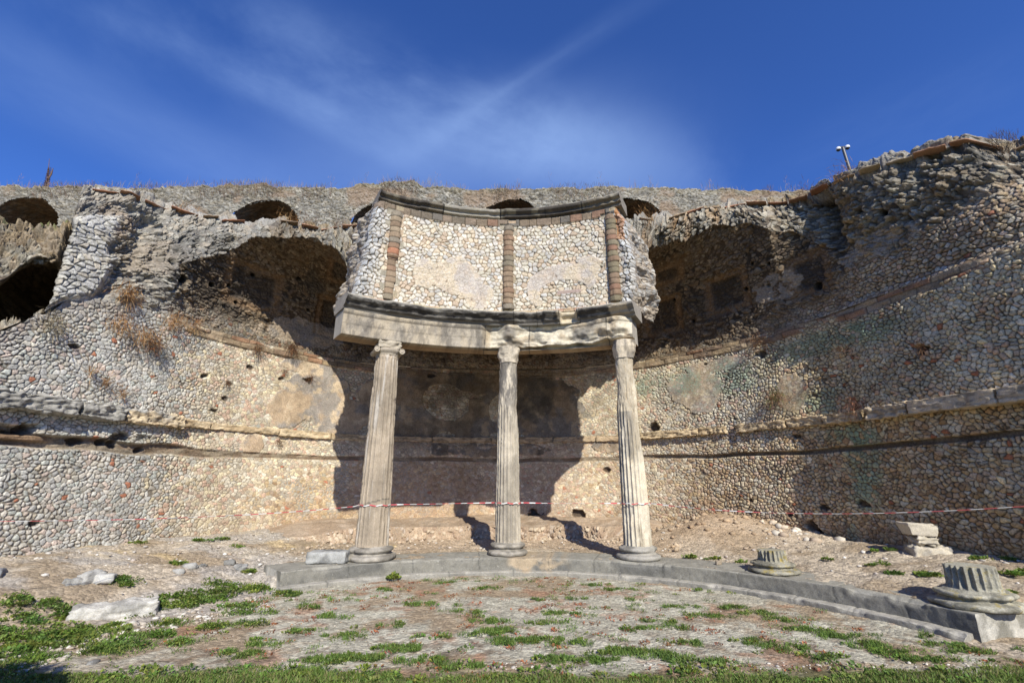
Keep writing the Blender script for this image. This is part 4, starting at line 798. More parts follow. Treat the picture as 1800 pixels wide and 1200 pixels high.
a = Acc()
# echinus with bead row, volutes, abacus
T_, J = np.meshgrid(np.linspace(0, 2 * math.pi, 65)[:-1], np.arange(9), indexing='ij'); pr = np.array([(.0, 3.99), (.215, 3.99), (.228, 4.01), (.222, 4.035), (.235, 4.045), (.262, 4.08), (.27, 4.11), (.24, 4.14), (0, 4.14)]); r = pr[J, 0]
r = np.where(r > 0, r + .006 * np.cos(T_ * 24) + .02 * (fbm(np.cos(T_) * 4, np.sin(T_) * 4, pr[J, 1] * 6, 3, 71) - .5), 0); a.add(np.stack([x + r * np.cos(T_), y + r * np.sin(T_), pr[J, 1]], -1), grid_faces(64, 9, wi=True), (.36, .31, .24))
ca_ = math.atan2(x - CX, y - CY)
V, F_ = rock((.47, .44, .175), .02, .045, .035, 5, 2.6); V = rotz(V, -ca_); V += (x, y, 4.125); a.add(V, F_, (.40, .35, .27))
a.build('capital', M_carved, CL)
for sx in (-1, 1):
    a = Acc()                                        # scroll: a bolster with a spiral-raised end
    T_, D = np.meshgrid(np.linspace(0, 2 * math.pi, 29)[:-1], np.linspace(-.23, .23, 20), indexing='ij'); rr = .058 * (1 - .25 * np.cos(D / .23 * math.pi / 2)) + .03 * (fbm(np.cos(T_) * 3, D * 8, np.sin(T_) * 3, 3, 72) - .5)
    V = np.stack([sx * .245 + rr * np.cos(T_), D, -.01 + rr * np.sin(T_)], -1).reshape(-1, 3); V = rotz(V, -ca_) + (x, y, 4.10); a.add(V, grid_faces(28, 20, wi=True), (.40, .35, .28))
    for dd in (-.23, .23):
        rings = []; 
        for k, (q_, w_) in enumerate([(.056, 0), (.046, .006), (.04, -.008), (.03, -.008), (.024, .006), (.014, .006), (.0, .012)]):
            t_ = np.linspace(0, 2 * math.pi, 29)[:-1]; rings.append(np.stack([sx * .245 + q_ * np.cos(t_), np.full(28, dd + math.copysign(w_, dd) * np.sign(w_ or 1) if w_ >= 0 else dd - math.copysign(-w_, dd)), -.01 + q_ * np.sin(t_)], -1))
        G = np.stack(rings, 0); V = rotz(G.reshape(-1, 3), -ca_) + (x, y, 4.10); a.add(V, grid_faces(7, 28, wj=True), (.38, .33, .26))
    a.build('volute', M_carved, CL)
# centre column: fluted below, worn smooth above
def worn(seed, z_lo, z_hi, side_a):
    def mask(T, t, Z, nx, ny):
        edge = z_lo + (z_hi - z_lo) * (.5 + .5 * np.cos(T - side_a)); return (1 - ss(-.1, .12, Z - edge + (fbm(nx * 2, ny * 2, Z * 2, 3, seed) - .5) * .5)) * (1 - .3 * ss(.55, .7, fbm(nx * 2, ny * 2, Z, 4, seed + 1)))
    def ero(T, t, Z, nx, ny):
        edge = z_lo + (z_hi - z_lo) * (.5 + .5 * np.cos(T - side_a)); w = ss(-.1, .5, Z - edge)
        return w * (.022 + .075 * (fbm(nx * 1.4, ny * 1.4, Z * 2.4, 5, seed + 2, .6) - .35)) * (1 - .3 * ss(3.8, 4.1, Z)) + .01 * ss(.55, .7, fbm(nx * 3, ny * 3, Z * 2, 4, seed + 3))
    return mask, ero
def eroded_capital(x, y, z0, z1, r0, r1, seed, parent, colr, sq=.0):
    T_, Zc = np.meshgrid(np.linspace(0, 2 * math.pi, 73)[:-1], np.linspace(z0, z1, 26), indexing='ij'); t = (Zc - z0) / (z1 - z0); nx, ny = np.cos(T_), np.sin(T_)
    r = r0 + (r1 - r0) * ss(0, .75, t) + (fbm(nx * 1.2 + seed, ny * 1.2, Zc * 6, 4, 600 + seed) - .5) * .12 * ss(0, .3, t) + (fbm(nx * 5 + seed, ny * 5, Zc * 9, 3, 601) - .5) * .03
    r = r * (1 + sq * (np.maximum(np.abs(nx), np.abs(ny)) ** -1 - 1)); P = np.stack([x + r * nx, y + r * ny, Zc], -1)
    cc = mixc(C3(T_.shape, colr), np.array((.14, .125, .11)), ss(.48, .62, fbm(nx * 1.3 + seed, ny * 1.3, Zc * 2, 4, 602)) * .8); a = Acc(); a.add(P, grid_faces(72, 26, wi=True), cc)
    V = np.vstack([P[:, -1], P[:, -1].mean(0)]); a.add(V, np.array([[k, (k + 1) % 72, 72] for k in range(72)]), colr); a.build('capital', M_carved, parent)
x, y = cpos(-.2, 5.58); CC = empty('fluted_column', (x, y, ZP), 'slender column with a worn blackened top and fluted lower half, middle of the three', 'column', 'columns carrying the entablature')
CCc = (.50, .44, .345); mk, er_ = worn(650, 2.55, 3.0, R_(200)); col_base(x, y, ZP, .25, CC, 2, (.34, .31, .26))
def ccol(c, T, t, Z, nx, ny):
    d = ss(.42, .56, fbm(nx * 2.5, ny * 2.5, Z * 2.2 + 3, 6, 22, .65)) * (ss(2.6, 3.4, Z) * .6 + .25); d = np.clip(d + ss(.46, .6, fbm(nx * 1.2 + 7, ny * 1.2, Z * 1.5, 4, 24)) * ss(3.3, 3.8, Z) * ss(-.2, .5, nx / .6), 0, .9)
    return mixc(c, np.array((.12, .11, .10)), d)
shaft_mesh(x, y, ZP + .225, 4.06, lambda t: .25 - .05 * t, 20, 2, mk, CCc, er_, parent=CC, fd=.026, colfn=ccol)
eroded_capital(x, y, 4.0, 4.34, .185, .235, 4, CC, (.46, .40, .31))
x, y = cpos(24.8, 5.6); CR = empty('fluted_column', (x, y, ZP), 'pale column with smooth broken upper shaft and patched foot, rightmost of the three', 'column', 'columns carrying the entablature')
CRc = (.58, .50, .37); mk0, er0 = worn(670, 1.85, 3.0, R_(195)); col_base(x, y, ZP, .26, CR, 3, (.33, .31, .27), brokenR=318)
def mkR(T, t, Z, nx, ny): return mk0(T, t, Z, nx, ny) * (1 - (ss(R_(272), R_(276), T) * (1 - ss(1.18, 1.22, Z))))
def colR(c, T, t, Z, nx, ny):
    c = mixc(c, np.array((.34, .27, .18)), ss(.5, .62, fbm(nx * 5, ny * 5, Z * 9, 5, 37, .65)) * ss(2.3, 2.9, Z) * .6)
    c = mixc(c, np.array((.15, .14, .125)), ss(.46, .58, fbm(nx * 2.2 + 2, ny * 2.2, Z * 1.8, 6, 31, .65)) * .75 * ss(.5, -.4, nx / .6) * (Z < 2.9)); return mixc(c, np.array((.66, .60, .48)), ss(.5, .62, fbm(nx * 2, ny * 2, Z * 1.2 + 9, 4, 33)) * .5)
shaft_mesh(x, y, ZP + .225, 4.06, lambda t: .255 - .055 * t, 20, 3, mkR, CRc, er0, parent=CR, fd=.028, colfn=colR)
eroded_capital(x, y, 3.97, 4.34, .185, .235, 9, CR, (.56, .48, .36), .25)

# ================================================================== KERB PLINTH
def ring(name, R0, R1, z0, z1, A0, A1, mat, parent, colr, seed, joints=(), rough=.010, rnd=.012, black=.6, kind=None):
    sec = [(R0 + .0, z0), (R0, z1 - rnd), (R0 + rnd * .3, z1 - rnd * .3), (R0 + rnd, z1), (R1 - rnd, z1), (R1, z1 - rnd), (R1, z0), (R0, z0)]
    d = dense(sec, .022); n = int((A1 - A0) * (R0 + R1) / 2 / .022); A, J = np.meshgrid(np.linspace(A0, A1, n), np.arange(len(d)), indexing='ij'); r = d[J, 0].copy(); z = d[J, 1].copy(); uA = A * R0
    nn = fbm(uA * 2, r * 5 + z * 5, None, 4, 700 + seed) - .5; n2 = fbm(uA * 9, r * 9 + z * 9, None, 4, 701 + seed) - .5
    top = z > z1 - .005; n4 = fbm(uA * 22, r * 22 + z * 22, None, 3, 706) - .5; r = r + n4 * .012 * (r < R0 + .01); z = z + np.where(top, nn * rough * 1.5 + n2 * rough + n4 * .008, 0); front = r < R0 + .01; r = r + np.where(front, nn * rough * 2 + n2 * rough * 1.4, 0)
    chip = ss(.52, .72, fbm(uA * 3.3, uA * 0, None, 4, 702 + seed)) * ss(z1 - .07, z1, d[J, 1]) * ss(R0 + .1, R0, d[J, 0]); r += chip * .045; z -= chip * .03
    c = mixc(C3(A.shape, colr), np.array(colr) * 1.6, top * .7); c = mixc(c, np.array((.10, .10, .095)), ss(.45, .63, fbm(uA * 1.2, z * 3 + r * 2, None, 5, 703 + seed)) * black * (1 - top * .7))
    c = mixc(c, np.array((.42, .33, .22)), ss(R_(-1), R_(1), A) * (1 - ss(R_(9), R_(13), A)) * ss(.38, .55, fbm(uA * 3, z * 4, None, 4, 704)) * .85)
    for j in joints:
        k = (np.abs(uA - R_(j) * R0 + .01 * np.sin(z * 40)) < .010) * 1.; c = mixc(c, np.array((.05, .05, .045)), k * .45); r = r + k * front * .006; z = z - k * top * .01
    X, Y = pol(r, A); P = np.stack([X, Y, z], -1); a = Acc(); a.add(P, grid_faces(n, len(d), wj=True, flip=True), c)
    for idx in (0, n - 1):
        # solid ends: fill with a fan grid
        m = 14; c0 = P[idx].mean(0); rows = np.stack([P[idx] * (1 - t) + c0 * t for t in np.linspace(0, 1, m)]); rows[1:, :, :2] += 0
        ecol = mixc(C3(rows.shape[:2], colr), np.array((.45, .43, .38)), ss(.4, .6, fbm(rows[..., 0] * 5, rows[..., 2] * 5, rows[..., 1] * 5, 4, 705))); a.add(rows, grid_faces(m, len(d), wj=True, flip=(idx == 0)), ecol)
    return a.build(name, mat, parent)
PLN = empty('curved_plinth', (CX, CY + 5.14, 0), 'low curved grey limestone plinth running under the columns', 'plinth')
ring('plinth_course', 5.14, 6.0, -.1, ZP, R_(-42.6), R_(73.3), M_grey, PLN, (.205, .195, .165), 1, (-31, -19, -6, 8, 17, 30, 43, 57, 66))
ring('foot_course', 4.97, 5.16, -.1, .068, R_(-43.0), R_(72.6), M_grey, PLN, (.255, .24, .205), 2, (-35, -24, -12, 1, 12, 22, 33, 45, 52, 60), rough=.008, black=.35)

# ---- column stumps on the plinth
def stump(adeg, name, label, rs_, rd, h_, seed, colr, hs):
    x, y = cpos(adeg, 5.58); E_ = empty(name, (x, y, ZP), label, 'column stump', 'column stumps on the plinth'); col_base(x, y, ZP, rs_, E_, seed, colr, mat=M_stump, hs=hs)
    shaft_mesh(x, y, ZP + .22 * hs, ZP + h_, lambda t: rd * (1 + .25 * (1 - ss(0, .2, t)) * (rs_ / rd - 1)) - .01 * t, 20, seed, lambda T, t, Z, nx, ny: np.ones_like(T) * ss(0, .12, t), colr, lambda T, t, Z, nx, ny: .02 * ss(.55, .7, fbm(nx * 2, ny * 2, Z * 5, 4, seed)), name='drum', parent=E_, mat=M_stump, fd=.030, dz=.012, nth=320); return x, y
stump(47.1, 'column_stump', 'short fluted column stump with round base, nearer the standing columns', .225, .205, .32, 21, (.33, .31, .24), .72)
sx_, sy_ = stump(71.2, 'column_stump', 'large lichen-stained fluted column stump at the right end of the plinth', .285, .235, .42, 22, (.36, .34, .27), .8)
# square footing blocks under the stump at the end of the plinth and paving beyond
def block(name, label, cat, cx, cy, z0, dims, rot, seed, mat, colr, rough=.02, rnd=.03, res=.03, chip=0, group=None, tilt=(0, 0), dark=.5):
    V, F_ = rock(dims, res, rough, rnd, seed, 1.4, chip); V[:, 2] += V[:, 0] * tilt[0] + V[:, 1] * tilt[1]; n = fbm(V[:, 0] * 5, V[:, 1] * 5, V[:, 2] * 5, 4, seed + 9)
    c = mixc(C3((len(V),), colr), np.array(colr) * dark, ss(.42, .62, n)); V = rotz(V, rot) + (cx, cy, z0); o = raw_mesh(name, V - (cx, cy, z0), F_, mat, None, c, world=False); o.location = (cx, cy, z0)
    return tag(o, label, cat, group)
px, py = at_z(552, 985, ZP)
block('stone_block', 'squared grey stone block lying on the left end of the curved plinth', 'stone block', -3.15, 8.63, ZP - .003, (.66, .38, .2), R_(33 - 28), 31, M_grey, (.36, .36, .34), .015, .03)
block('loose_stone', 'small rough tan stone beside the grey block on the plinth', 'stone', *at_z(601, 986, ZP), ZP - .003, (.22, .2, .15), .4, 32, M_carved, (.46, .38, .28), .03, .05)
block('loose_stone', 'small rounded pale stone on the plinth right of the columns', 'stone', *at_z(1263, 990, .28), ZP - .01, (.13, .1, .09), .2, 33, M_carved, (.55, .45, .33), .02, .04)
bx_, by_ = at_z(205, 1078, .04)
block('fallen_block', 'long white weathered stone block lying among the weeds at the left', 'stone block', -4.85, 6.33, -.04, (.86, .34, .23), R_(36), 34, M_carved, (.50, .48, .43), .035, .05, .02, dark=.6)
# broken plinth slab at the left edge
SL = empty('broken_slab', (-7.0, 6.5, .25), 'dark grey broken slab and column footing at the left edge of the photo', 'stone slab')
for nm, (cx_, cy_), dm, z_, sd_ in (('lower_slab', (-7.0, 6.52), (1.5, .55, .13), .24, 41), ('upper_slab', (-7.3, 6.38), (1.3, .42, .12), .365, 42)):
    V, F_ = rock(dm, .03, .02, .04, sd_, 1.6); V = rotz(V, R_(38)) + (cx_, cy_, z_); raw_mesh(nm, V, F_, M_grey, SL, (.27, .275, .28))
# broken pedestal pieces at the right wall, stacked
qx, qy = at_z(1631, 974, .47)
PEDC = (.50, .45, .36)
block('fallen_fragment', 'lowest rough chunk of the three stacked pale fragments by the right wall', 'stone fragment', qx, qy, .38, (.56, .42, .24), R_(-12), 51, M_carved, PEDC, .05, .06, .025, group='stacked pale stone fragments', dark=.8)
block('fallen_fragment', 'middle rounded piece of the three stacked pale fragments by the right wall', 'stone fragment', qx - .02, qy, .60, (.38, .32, .165), R_(-8), 52, M_carved, PEDC, .05, .07, .025, group='stacked pale stone fragments', dark=.8)
# moulded top slab
V, F_ = rock((.44, .34, .19), .018, .010, .012, 53, 1.5, .04); t = V[:, 2] / .19; V[:, 0] *= .80 + .2 * np.clip(t * 1.3, 0, 1) + .04 * (t > .72); V[:, 1] *= .8 + .2 * t; V[:, 2] += V[:, 0] * -.05; V = rotz(V, R_(-10))
o = raw_mesh('fallen_fragment', V, F_, M_carved, None, PEDC, world=False); o.location = (qx - .06, qy, .755); tag(o, 'moulded cornice piece on top of the stacked pale fragments by the right wall', 'stone fragment', 'stacked pale stone fragments')

# ================================================================== GROUND
def ghe(x, y):
    dx = x - CX; dy = y - CY; R = np.hypot(dx, dy); a = np.degrees(np.arctan2(dx, dy))
    # distance-like rise towards the exedra wall
    wx = np.interp(y, PC[120:600, 1][np.argsort(PC[120:600, 1])], PC[120:600, 1][np.argsort(PC[120:600, 1])])
    dmin = np.full(x.shape, 99.)
    for k in range(60, len(PC), 12): dmin = np.minimum(dmin, np.hypot(x - PC[k, 0], y - PC[k, 1]))
    out_ = .24 + .2 * ss(3.5, .3, dmin) + .06 * ss(1.6, .4, dmin) * (x > 4)
    inside = (R < 5.3)
    lft = ss(-4.2, -3.2, x) ; base = np.where(x < 0, (.05 + .42 * ss(4.8, .4, dmin)) * (1 - lft) + out_ * lft, out_)
    angm = ((a > -43.5) & (a < 76)); z = np.where(inside & angm, 0, base); 
    soft = ss(5.0, 6.6, R); z = np.where(angm, z, base * soft)
    z = np.where((x > 4.3) & (a > 72.6) & (y < 6.6), base * ss(6.25, 7.6, R) , z)
    z = np.where(y < 4.5, z * ss(3.2, 4.5, y), z)
    mound = .42 * np.exp(-(((x - 4.6) / 1.5) ** 2 + ((y - 11.0) / .95) ** 2)); z = z + mound * (R > 6)
    return z
def axis(lo, a, b, hi, f, c): return np.concatenate([np.geomspace(1, 1 + (a - lo), c)[::-1] * -1 + a + 1, ugrid(a, b, f), b - 1 + np.geomspace(1, 1 + (hi - b), c)])
gx = np.unique(np.round(axis(-400, -10.5, 10.5, 400, .035, 50), 4)); gy = np.unique(np.round(axis(-400, 3.2, 14.6, 400, .03, 50), 4))
GX, GY = np.meshgrid(gx, gy, indexing='ij'); R = np.hypot(GX - CX, GY - CY); AD = np.degrees(np.arctan2(GX - CX, GY - CY))
GZ = ghe(GX, GY); nz1 = fbm(GX * 2.5, GY * 2.5, None, 5, 800) - .5; nz2 = fbm(GX * 12, GY * 12, None, 3, 801) - .5
pav = (R < 5.0) * ss(4.1, 4.8, GY + .25 * nz1) ; pav = pav * ss(-100, -62, AD + 0) * 1.
GZ = GZ + np.where(R < 5.0, nz1 * .04 + nz2 * .02, nz1 * .10 + nz2 * .05)
GZ = np.where(GY > 16.3, -.3, GZ)
# dirt / gravel / cement / lawn
gr = mixc(C3(GX.shape, (.42, .355, .27)), np.array((.31, .245, .17)), ss(.42, .6, fbm(GX * 1.6, GY * 1.6, None, 5, 802)))
gr = mixc(gr, np.array((.43, .33, .235)), ss(6, 7, R) * ss(-3.5, -2, GX) * (1 - ss(2.5, 3.6, GX)) * .7)       # pinkish earth behind the columns
gr = mixc(gr, np.array((.36, .26, .17)), np.exp(-(((GX - 4.6) / 1.9) ** 2 + ((GY - 11.0) / 1.3) ** 2)) * .8)
gr = mixc(gr, np.array((.50, .38, .20)), ss(.55, .68, fbm(GX * 1.2 + 8, GY * 2.5, None, 4, 803)) * .6 * (GX < -2.5) * (GY > 8))
gr = mixc(gr, np.array((.38, .36, .33)), (GX < -3.2) * ss(.42, .58, fbm(GX * .9 + 3, GY * 1.4, None, 5, 809)) * .6)
cem = mixc(C3(GX.shape, (.455, .43, .34)), np.array((.39, .365, .285)), ss(.4, .6, fbm(GX * 3, GY * 3, None, 4, 804)))
lich = ss(.52, .66, fbm(GX * 1.3, GY * 1.3, None, 7, 805, .68) + .05 * ss(3.5, 1.8, np.abs(GX - 1)) * ss(7, 8, GY) + .07 * ss(6.4, 5, GY)); cem = mixc(cem, np.array((.29, .21, .13)), lich * .8); cem = mixc(cem, np.array((.33, .17, .10)), ss(.58, .68, fbm(GX * 2.2, GY * 2.2, None, 6, 810, .65)) * .6)
cem = mixc(cem, np.array((.17, .12, .08)), ss(.56, .66, fbm(GX * 6, GY * 6, None, 5, 807, .6)) * .55 * (.3 + ss(6.5, 5, GY)))
edgeb = ss(4.2, 4.55, R) * (AD < -46) ; c = mixc(gr, cem, np.clip(pav * (1 - edgeb), 0, 1))
lawn = 1 - ss(4.5, 4.8, GY + .5 * (fbm(GX * 1.2, GY * 1.2, None, 4, 808) - .5) - .03 * GX * 0); c = mixc(c, np.array((.10, .105, .04)), lawn * .9)
c = np.where((GY > 30)[..., None] | (np.abs(GX) > 30)[..., None], np.array((.16, .17, .07)), c)
m, t, b = new_mat('earth_and_gravel'); at = t.nodes.new('ShaderNodeAttribute'); at.attribute_name = 'Col'
vo = t.nodes.new('ShaderNodeTexVoronoi'); vo.inputs['Scale'].default_value = 24; g = t.nodes.new('ShaderNodeNewGeometry'); t.links.new(g.outputs['Position'], vo.inputs['Vector'])
sp = t.nodes.new('ShaderNodeSeparateColor'); t.links.new(vo.outputs['Color'], sp.inputs[0]); r1 = t.nodes.new('ShaderNodeMapRange'); t.links.new(sp.outputs[0], r1.inputs[0])
for i_, v_ in enumerate((.0, 1., .72, 1.32)): r1.inputs[i_ + 1].default_value = v_
n_ = noise_node(t, 45, 8, .7); r2 = t.nodes.new('ShaderNodeMapRange'); t.links.new(n_.outputs[0], r2.inputs[0])
for i_, v_ in enumerate((.3, .7, .65, 1.35)): r2.inputs[i_ + 1].default_value = v_
mm = t.nodes.new('ShaderNodeMath'); mm.operation = 'MULTIPLY'; t.links.new(r1.outputs[0], mm.inputs[0]); t.links.new(r2.outputs[0], mm.inputs[1])
vs = t.nodes.new('ShaderNodeVectorMath'); vs.operation = 'SCALE'; t.links.new(at.outputs['Color'], vs.inputs[0]); t.links.new(mm.outputs[0], vs.inputs['Scale'])
t.links.new(vs.outputs[0], b.inputs['Base Color']); bp = t.nodes.new('ShaderNodeBump'); bp.inputs['Strength'].default_value = .7; bp.inputs['Distance'].default_value = .02
ad = t.nodes.new('ShaderNodeMath'); ad.operation = 'SUBTRACT'; t.links.new(n_.outputs[0], ad.inputs[0]); t.links.new(vo.outputs['Distance'], ad.inputs[1]); t.links.new(ad.outputs[0], bp.inputs['Height']); t.links.new(bp.outputs[0], b.inputs['Normal'])
M_ground = m
grid_mesh('ground', np.stack([GX, GY, GZ], -1), M_ground, None, c)['kind'] = 'structure'
def gz(x, y): return float(ghe(np.array([x]), np.array([y]))[0])

# loose gravel and rubble (uncountable)
a = Acc(); ico = bmesh.new(); bmesh.ops.create_icosphere(ico, subdivisions=1, radius=1); IV = np.array([v.co[:] for v in ico.verts]); IF = np.array([[v.index for v in f.verts] for f in ico.faces]); ico.free()
def add_pebbles(n, fn, smin, smax, cols, flat=.5):
    k = 0
    while k < n:
        x, y = fn()
        s = smin + (smax - smin) * RNG.random() ** 3; V = IV * (1 + (RNG.random((len(IV), 1)) - .5) * .6) * (s, s * RNG.uniform(.6, 1), s * flat); V = rotz(V, RNG.random() * 6.28)
        a.add(V + (x, y, gz(x, y) + s * .15), IF, np.array(cols[RNG.integers(len(cols))]) * RNG.uniform(.8, 1.15)); k += 1
PB = [(.5, .46, .4), (.42, .36, .28), (.6, .57, .52), (.38, .3, .22), (.46, .4, .35)]
def f1():
    while True:
        r = RNG.uniform(4.25, 4.95); an_ = R_(RNG.uniform(-95, -47)); x = CX + r * math.sin(an_); y = CY + r * math.cos(an_)
        if y > 4.2: return x, y
add_pebbles(700, f1, .012, .05, [(.52, .48, .42), (.45, .4, .33), (.55, .52, .46), (.38, .32, .25)], .4)
add_pebbles(520, lambda: (RNG.uniform(-8, -3), RNG.uniform(6.8, 11.5)), .01, .05, PB)
add_pebbles(520, lambda: pol(RNG.uniform(6.1, 8.5), R_(RNG.uniform(-40, 85))), .01, .05, PB)
add_pebbles(150, lambda: (4.6 + RNG.normal() * 1.1, 10.9 + RNG.normal() * .6), .02, .10, [(.42, .31, .2), (.46, .36, .25), (.36, .26, .17)], .6)
add_pebbles(60, lambda: (5.9 + RNG.normal() * .35, 10.2 + RNG.normal() * .35), .03, .12, [(.62, .52, .4), (.5, .4, .3), (.55, .5, .42)], .6)
add_pebbles(350, lambda: (RNG.uniform(-4, 5), RNG.uniform(4.2, 8)), .005, .016, [(.42, .38, .31), (.34, .27, .19), (.46, .41, .33)])
add_pebbles(200, lambda: (RNG.uniform(-.2, 5.0), 4.82 + RNG.normal() * .05), .008, .024, [(.52, .48, .42), (.45, .4, .33), (.5, .46, .4)], .5)
add_pebbles(130, lambda: plan(RNG.uniform(14, 26), RNG.uniform(2.4, 2.9)), .02, .08, [(.46, .36, .26), (.52, .43, .32)], .6)
o = a.build('gravel', M_carved); tag(o, kind='stuff', label='loose gravel and small rubble scattered over the ground', cat='gravel')
# rough boulders edging the left path
rr_ = random.Random(9)
for i, (px, py, s) in enumerate([(150, 1052, .16), (120, 1058, .12), (175, 1050, .14), (310, 1027, .10), (330, 1022, .12), (350, 1018, .10), (420, 1012, .12), (400, 1010, .1), (165, 1148, .06)]):
    x, y = at_z(px, py, .08)
    block('loose_stone', ['biggest low grey rock among the left weeds', 'low grey rock at the front of the left weedy group', 'low grey rock right of the biggest one', 'first low rock behind the clover band', 'second low rock behind the clover band', 'middle low rock in the row behind the clover', 'low rock nearest the left end of the plinth', 'low rock second from the plinth end', 'tiny pale rock on the gravel path in front'][i], 'stone', x, y, gz(x, y) - .04, (s * 2, s * 1.3, s * 1.0), rr_.uniform(0, 3), 70 + i, M_carved, (.42, .41, .38), .03, .05, .03, group='low rocks edging the left path')

# ================================================================== VEGETATION
class Leaves:
    def __init__(s): s.V = []; s.C = []
    def add(s, pos, dirs, L, W, col, fold=.25):
        """one rhombic leaf per row; pos (n,3) base, dirs (n,3) unit"""
        n = len(pos); up = RNG.normal(size=(n, 3)) * .5 + (0, 0, 1.2); sd_ = np.cross(dirs, up); sd_ /= np.linalg.norm(sd_, axis=1)[:, None] + 1e-9; nr = np.cross(sd_, dirs)
        L = np.broadcast_to(L, (n,))[:, None]; Wd = np.broadcast_to(W, (n,))[:, None]
        b = pos; l = pos + dirs * L * .5 + sd_ * Wd * .5 + nr * L * fold * .4; r = pos + dirs * L * .5 - sd_ * Wd * .5 + nr * L * fold * .4; t = pos + dirs * L - nr * L * fold * .3
        s.V.append(np.stack([b, l, t, r], 1)); s.C.append(np.repeat(col[:, None, :], 4, 1))
    def build(s, name, mat, parent=None):
        V = np.concatenate(s.V).reshape(-1, 3); C_ = np.concatenate(s.C).reshape(-1, 3); F_ = np.arange(len(V)).reshape(-1, 4); return raw_mesh(name, V, F_, mat, parent, C_, smooth=False)
GREENS = np.array([(.13, .22, .045), (.10, .17, .035), (.17, .26, .06), (.085, .14, .035), (.20, .26, .07)])
def rosette(L, x, y, z, rad, n, ls, hgt=.5, cols=GREENS):
    th = RNG.random(n) * 6.283; rr = rad * np.sqrt(RNG.random(n)); p = np.stack([x + rr * np.cos(th), y + rr * np.sin(th), z + RNG.random(n) * rad * hgt * (1 - (rr / rad) ** 2 * .7)], -1)
    d = np.stack([np.cos(th) + RNG.normal(size=n) * .6, np.sin(th) + RNG.normal(size=n) * .6, .5 + RNG.random(n) * .8], -1); d /= np.linalg.norm(d, axis=1)[:, None]
    ll = ls * (.6 + .8 * RNG.random(n)); tint = RNG.uniform(.7, 1.3) * np.array([RNG.uniform(.85, 1.35), 1, RNG.uniform(.7, 1.2)]); ll = ll * RNG.uniform(.6, 1.35); c_ = cols[RNG.integers(len(cols), size=n)] * (.75 + .5 * RNG.random((n, 1))) * tint; L.add(p, d, ll, ll * (.5 + .35 * RNG.random(n)), c_)
WL = Leaves()
def blades(L, x, y, z, rad, n, h, cols=None):
    cols = GREENS if cols is None else cols
    th = RNG.random(n) * 6.283; rr = rad * np.sqrt(RNG.random(n)); p = np.stack([x + rr * np.cos(th), y + rr * np.sin(th), np.full(n, z - .004)], -1); d = np.stack([RNG.normal(size=n) * .6, RNG.normal(size=n) * .6, np.ones(n)], -1); d /= np.linalg.norm(d, axis=1)[:, None]
    L.add(p, d, h * (.4 + RNG.random(n)), .005 + .004 * RNG.random(n), cols[RNG.integers(len(cols), size=n)] * (.7 + .6 * RNG.random((n, 1))) * RNG.uniform(.8, 1.2))
def patch(px, py, rx, ry, n, ls=.030, rad=.10, z=None, per=60, hgt=.55):
    """weeds over an area given by photo position on the ground; rx, ry in metres"""
    zz = 0.05 if z is None else z; x, y = at_z(px, py, zz)
    for i in range(n):
        t = RNG.random() * 6.283; r = math.sqrt(RNG.random()); xx = x + rx * r * math.cos(t); yy = y + ry * r * math.sin(t); R0 = math.hypot(xx - CX, yy - CY)
        a0_ = math.degrees(math.atan2(xx - CX, yy - CY))
        if 4.93 < R0 < 6.05 and -44 < a0_ < 76: continue
        if R0 < 4.9 and RNG.random() < .55: blades(WL, xx, yy, gz(xx, yy), rad * RNG.uniform(.6, 1.6), 60, .045); continue
        rosette(WL, xx, yy, gz(xx, yy), rad * RNG.uniform(.6, 1.3), per, ls, hgt)
# dense clover band at the left
for (px, py, rx, ry, n) in [(40, 1120, .8, .22, 60), (120, 1105, .5, .25, 40), (60, 1090, .5, .25, 36), (180, 1100, .3, .2, 16), (10, 1150, .5, .15, 30), (300, 1058, .35, .25, 36), (350, 1048, .4, .22, 36), (400, 1035, .45, .25, 44), (460, 1030, .35, .2, 34), (420, 1058, .2, .1, 12),
                            (500, 1038, .2, .08, 12), (215, 1050, .2, .12, 14), (240, 1075, .3, .06, 8), (200, 1125, .35, .08, 20), (260, 1110, .3, .1, 18), (300, 1090, .15, .07, 10), (190, 1135, .2, .07, 12), (440, 1070, .3, .08, 12), (440, 1090, .2, .07, 10), (320, 1120, .12, .05, 6), (375, 1095, .15, .06, 7)]: patch(px, py, rx, ry, n)
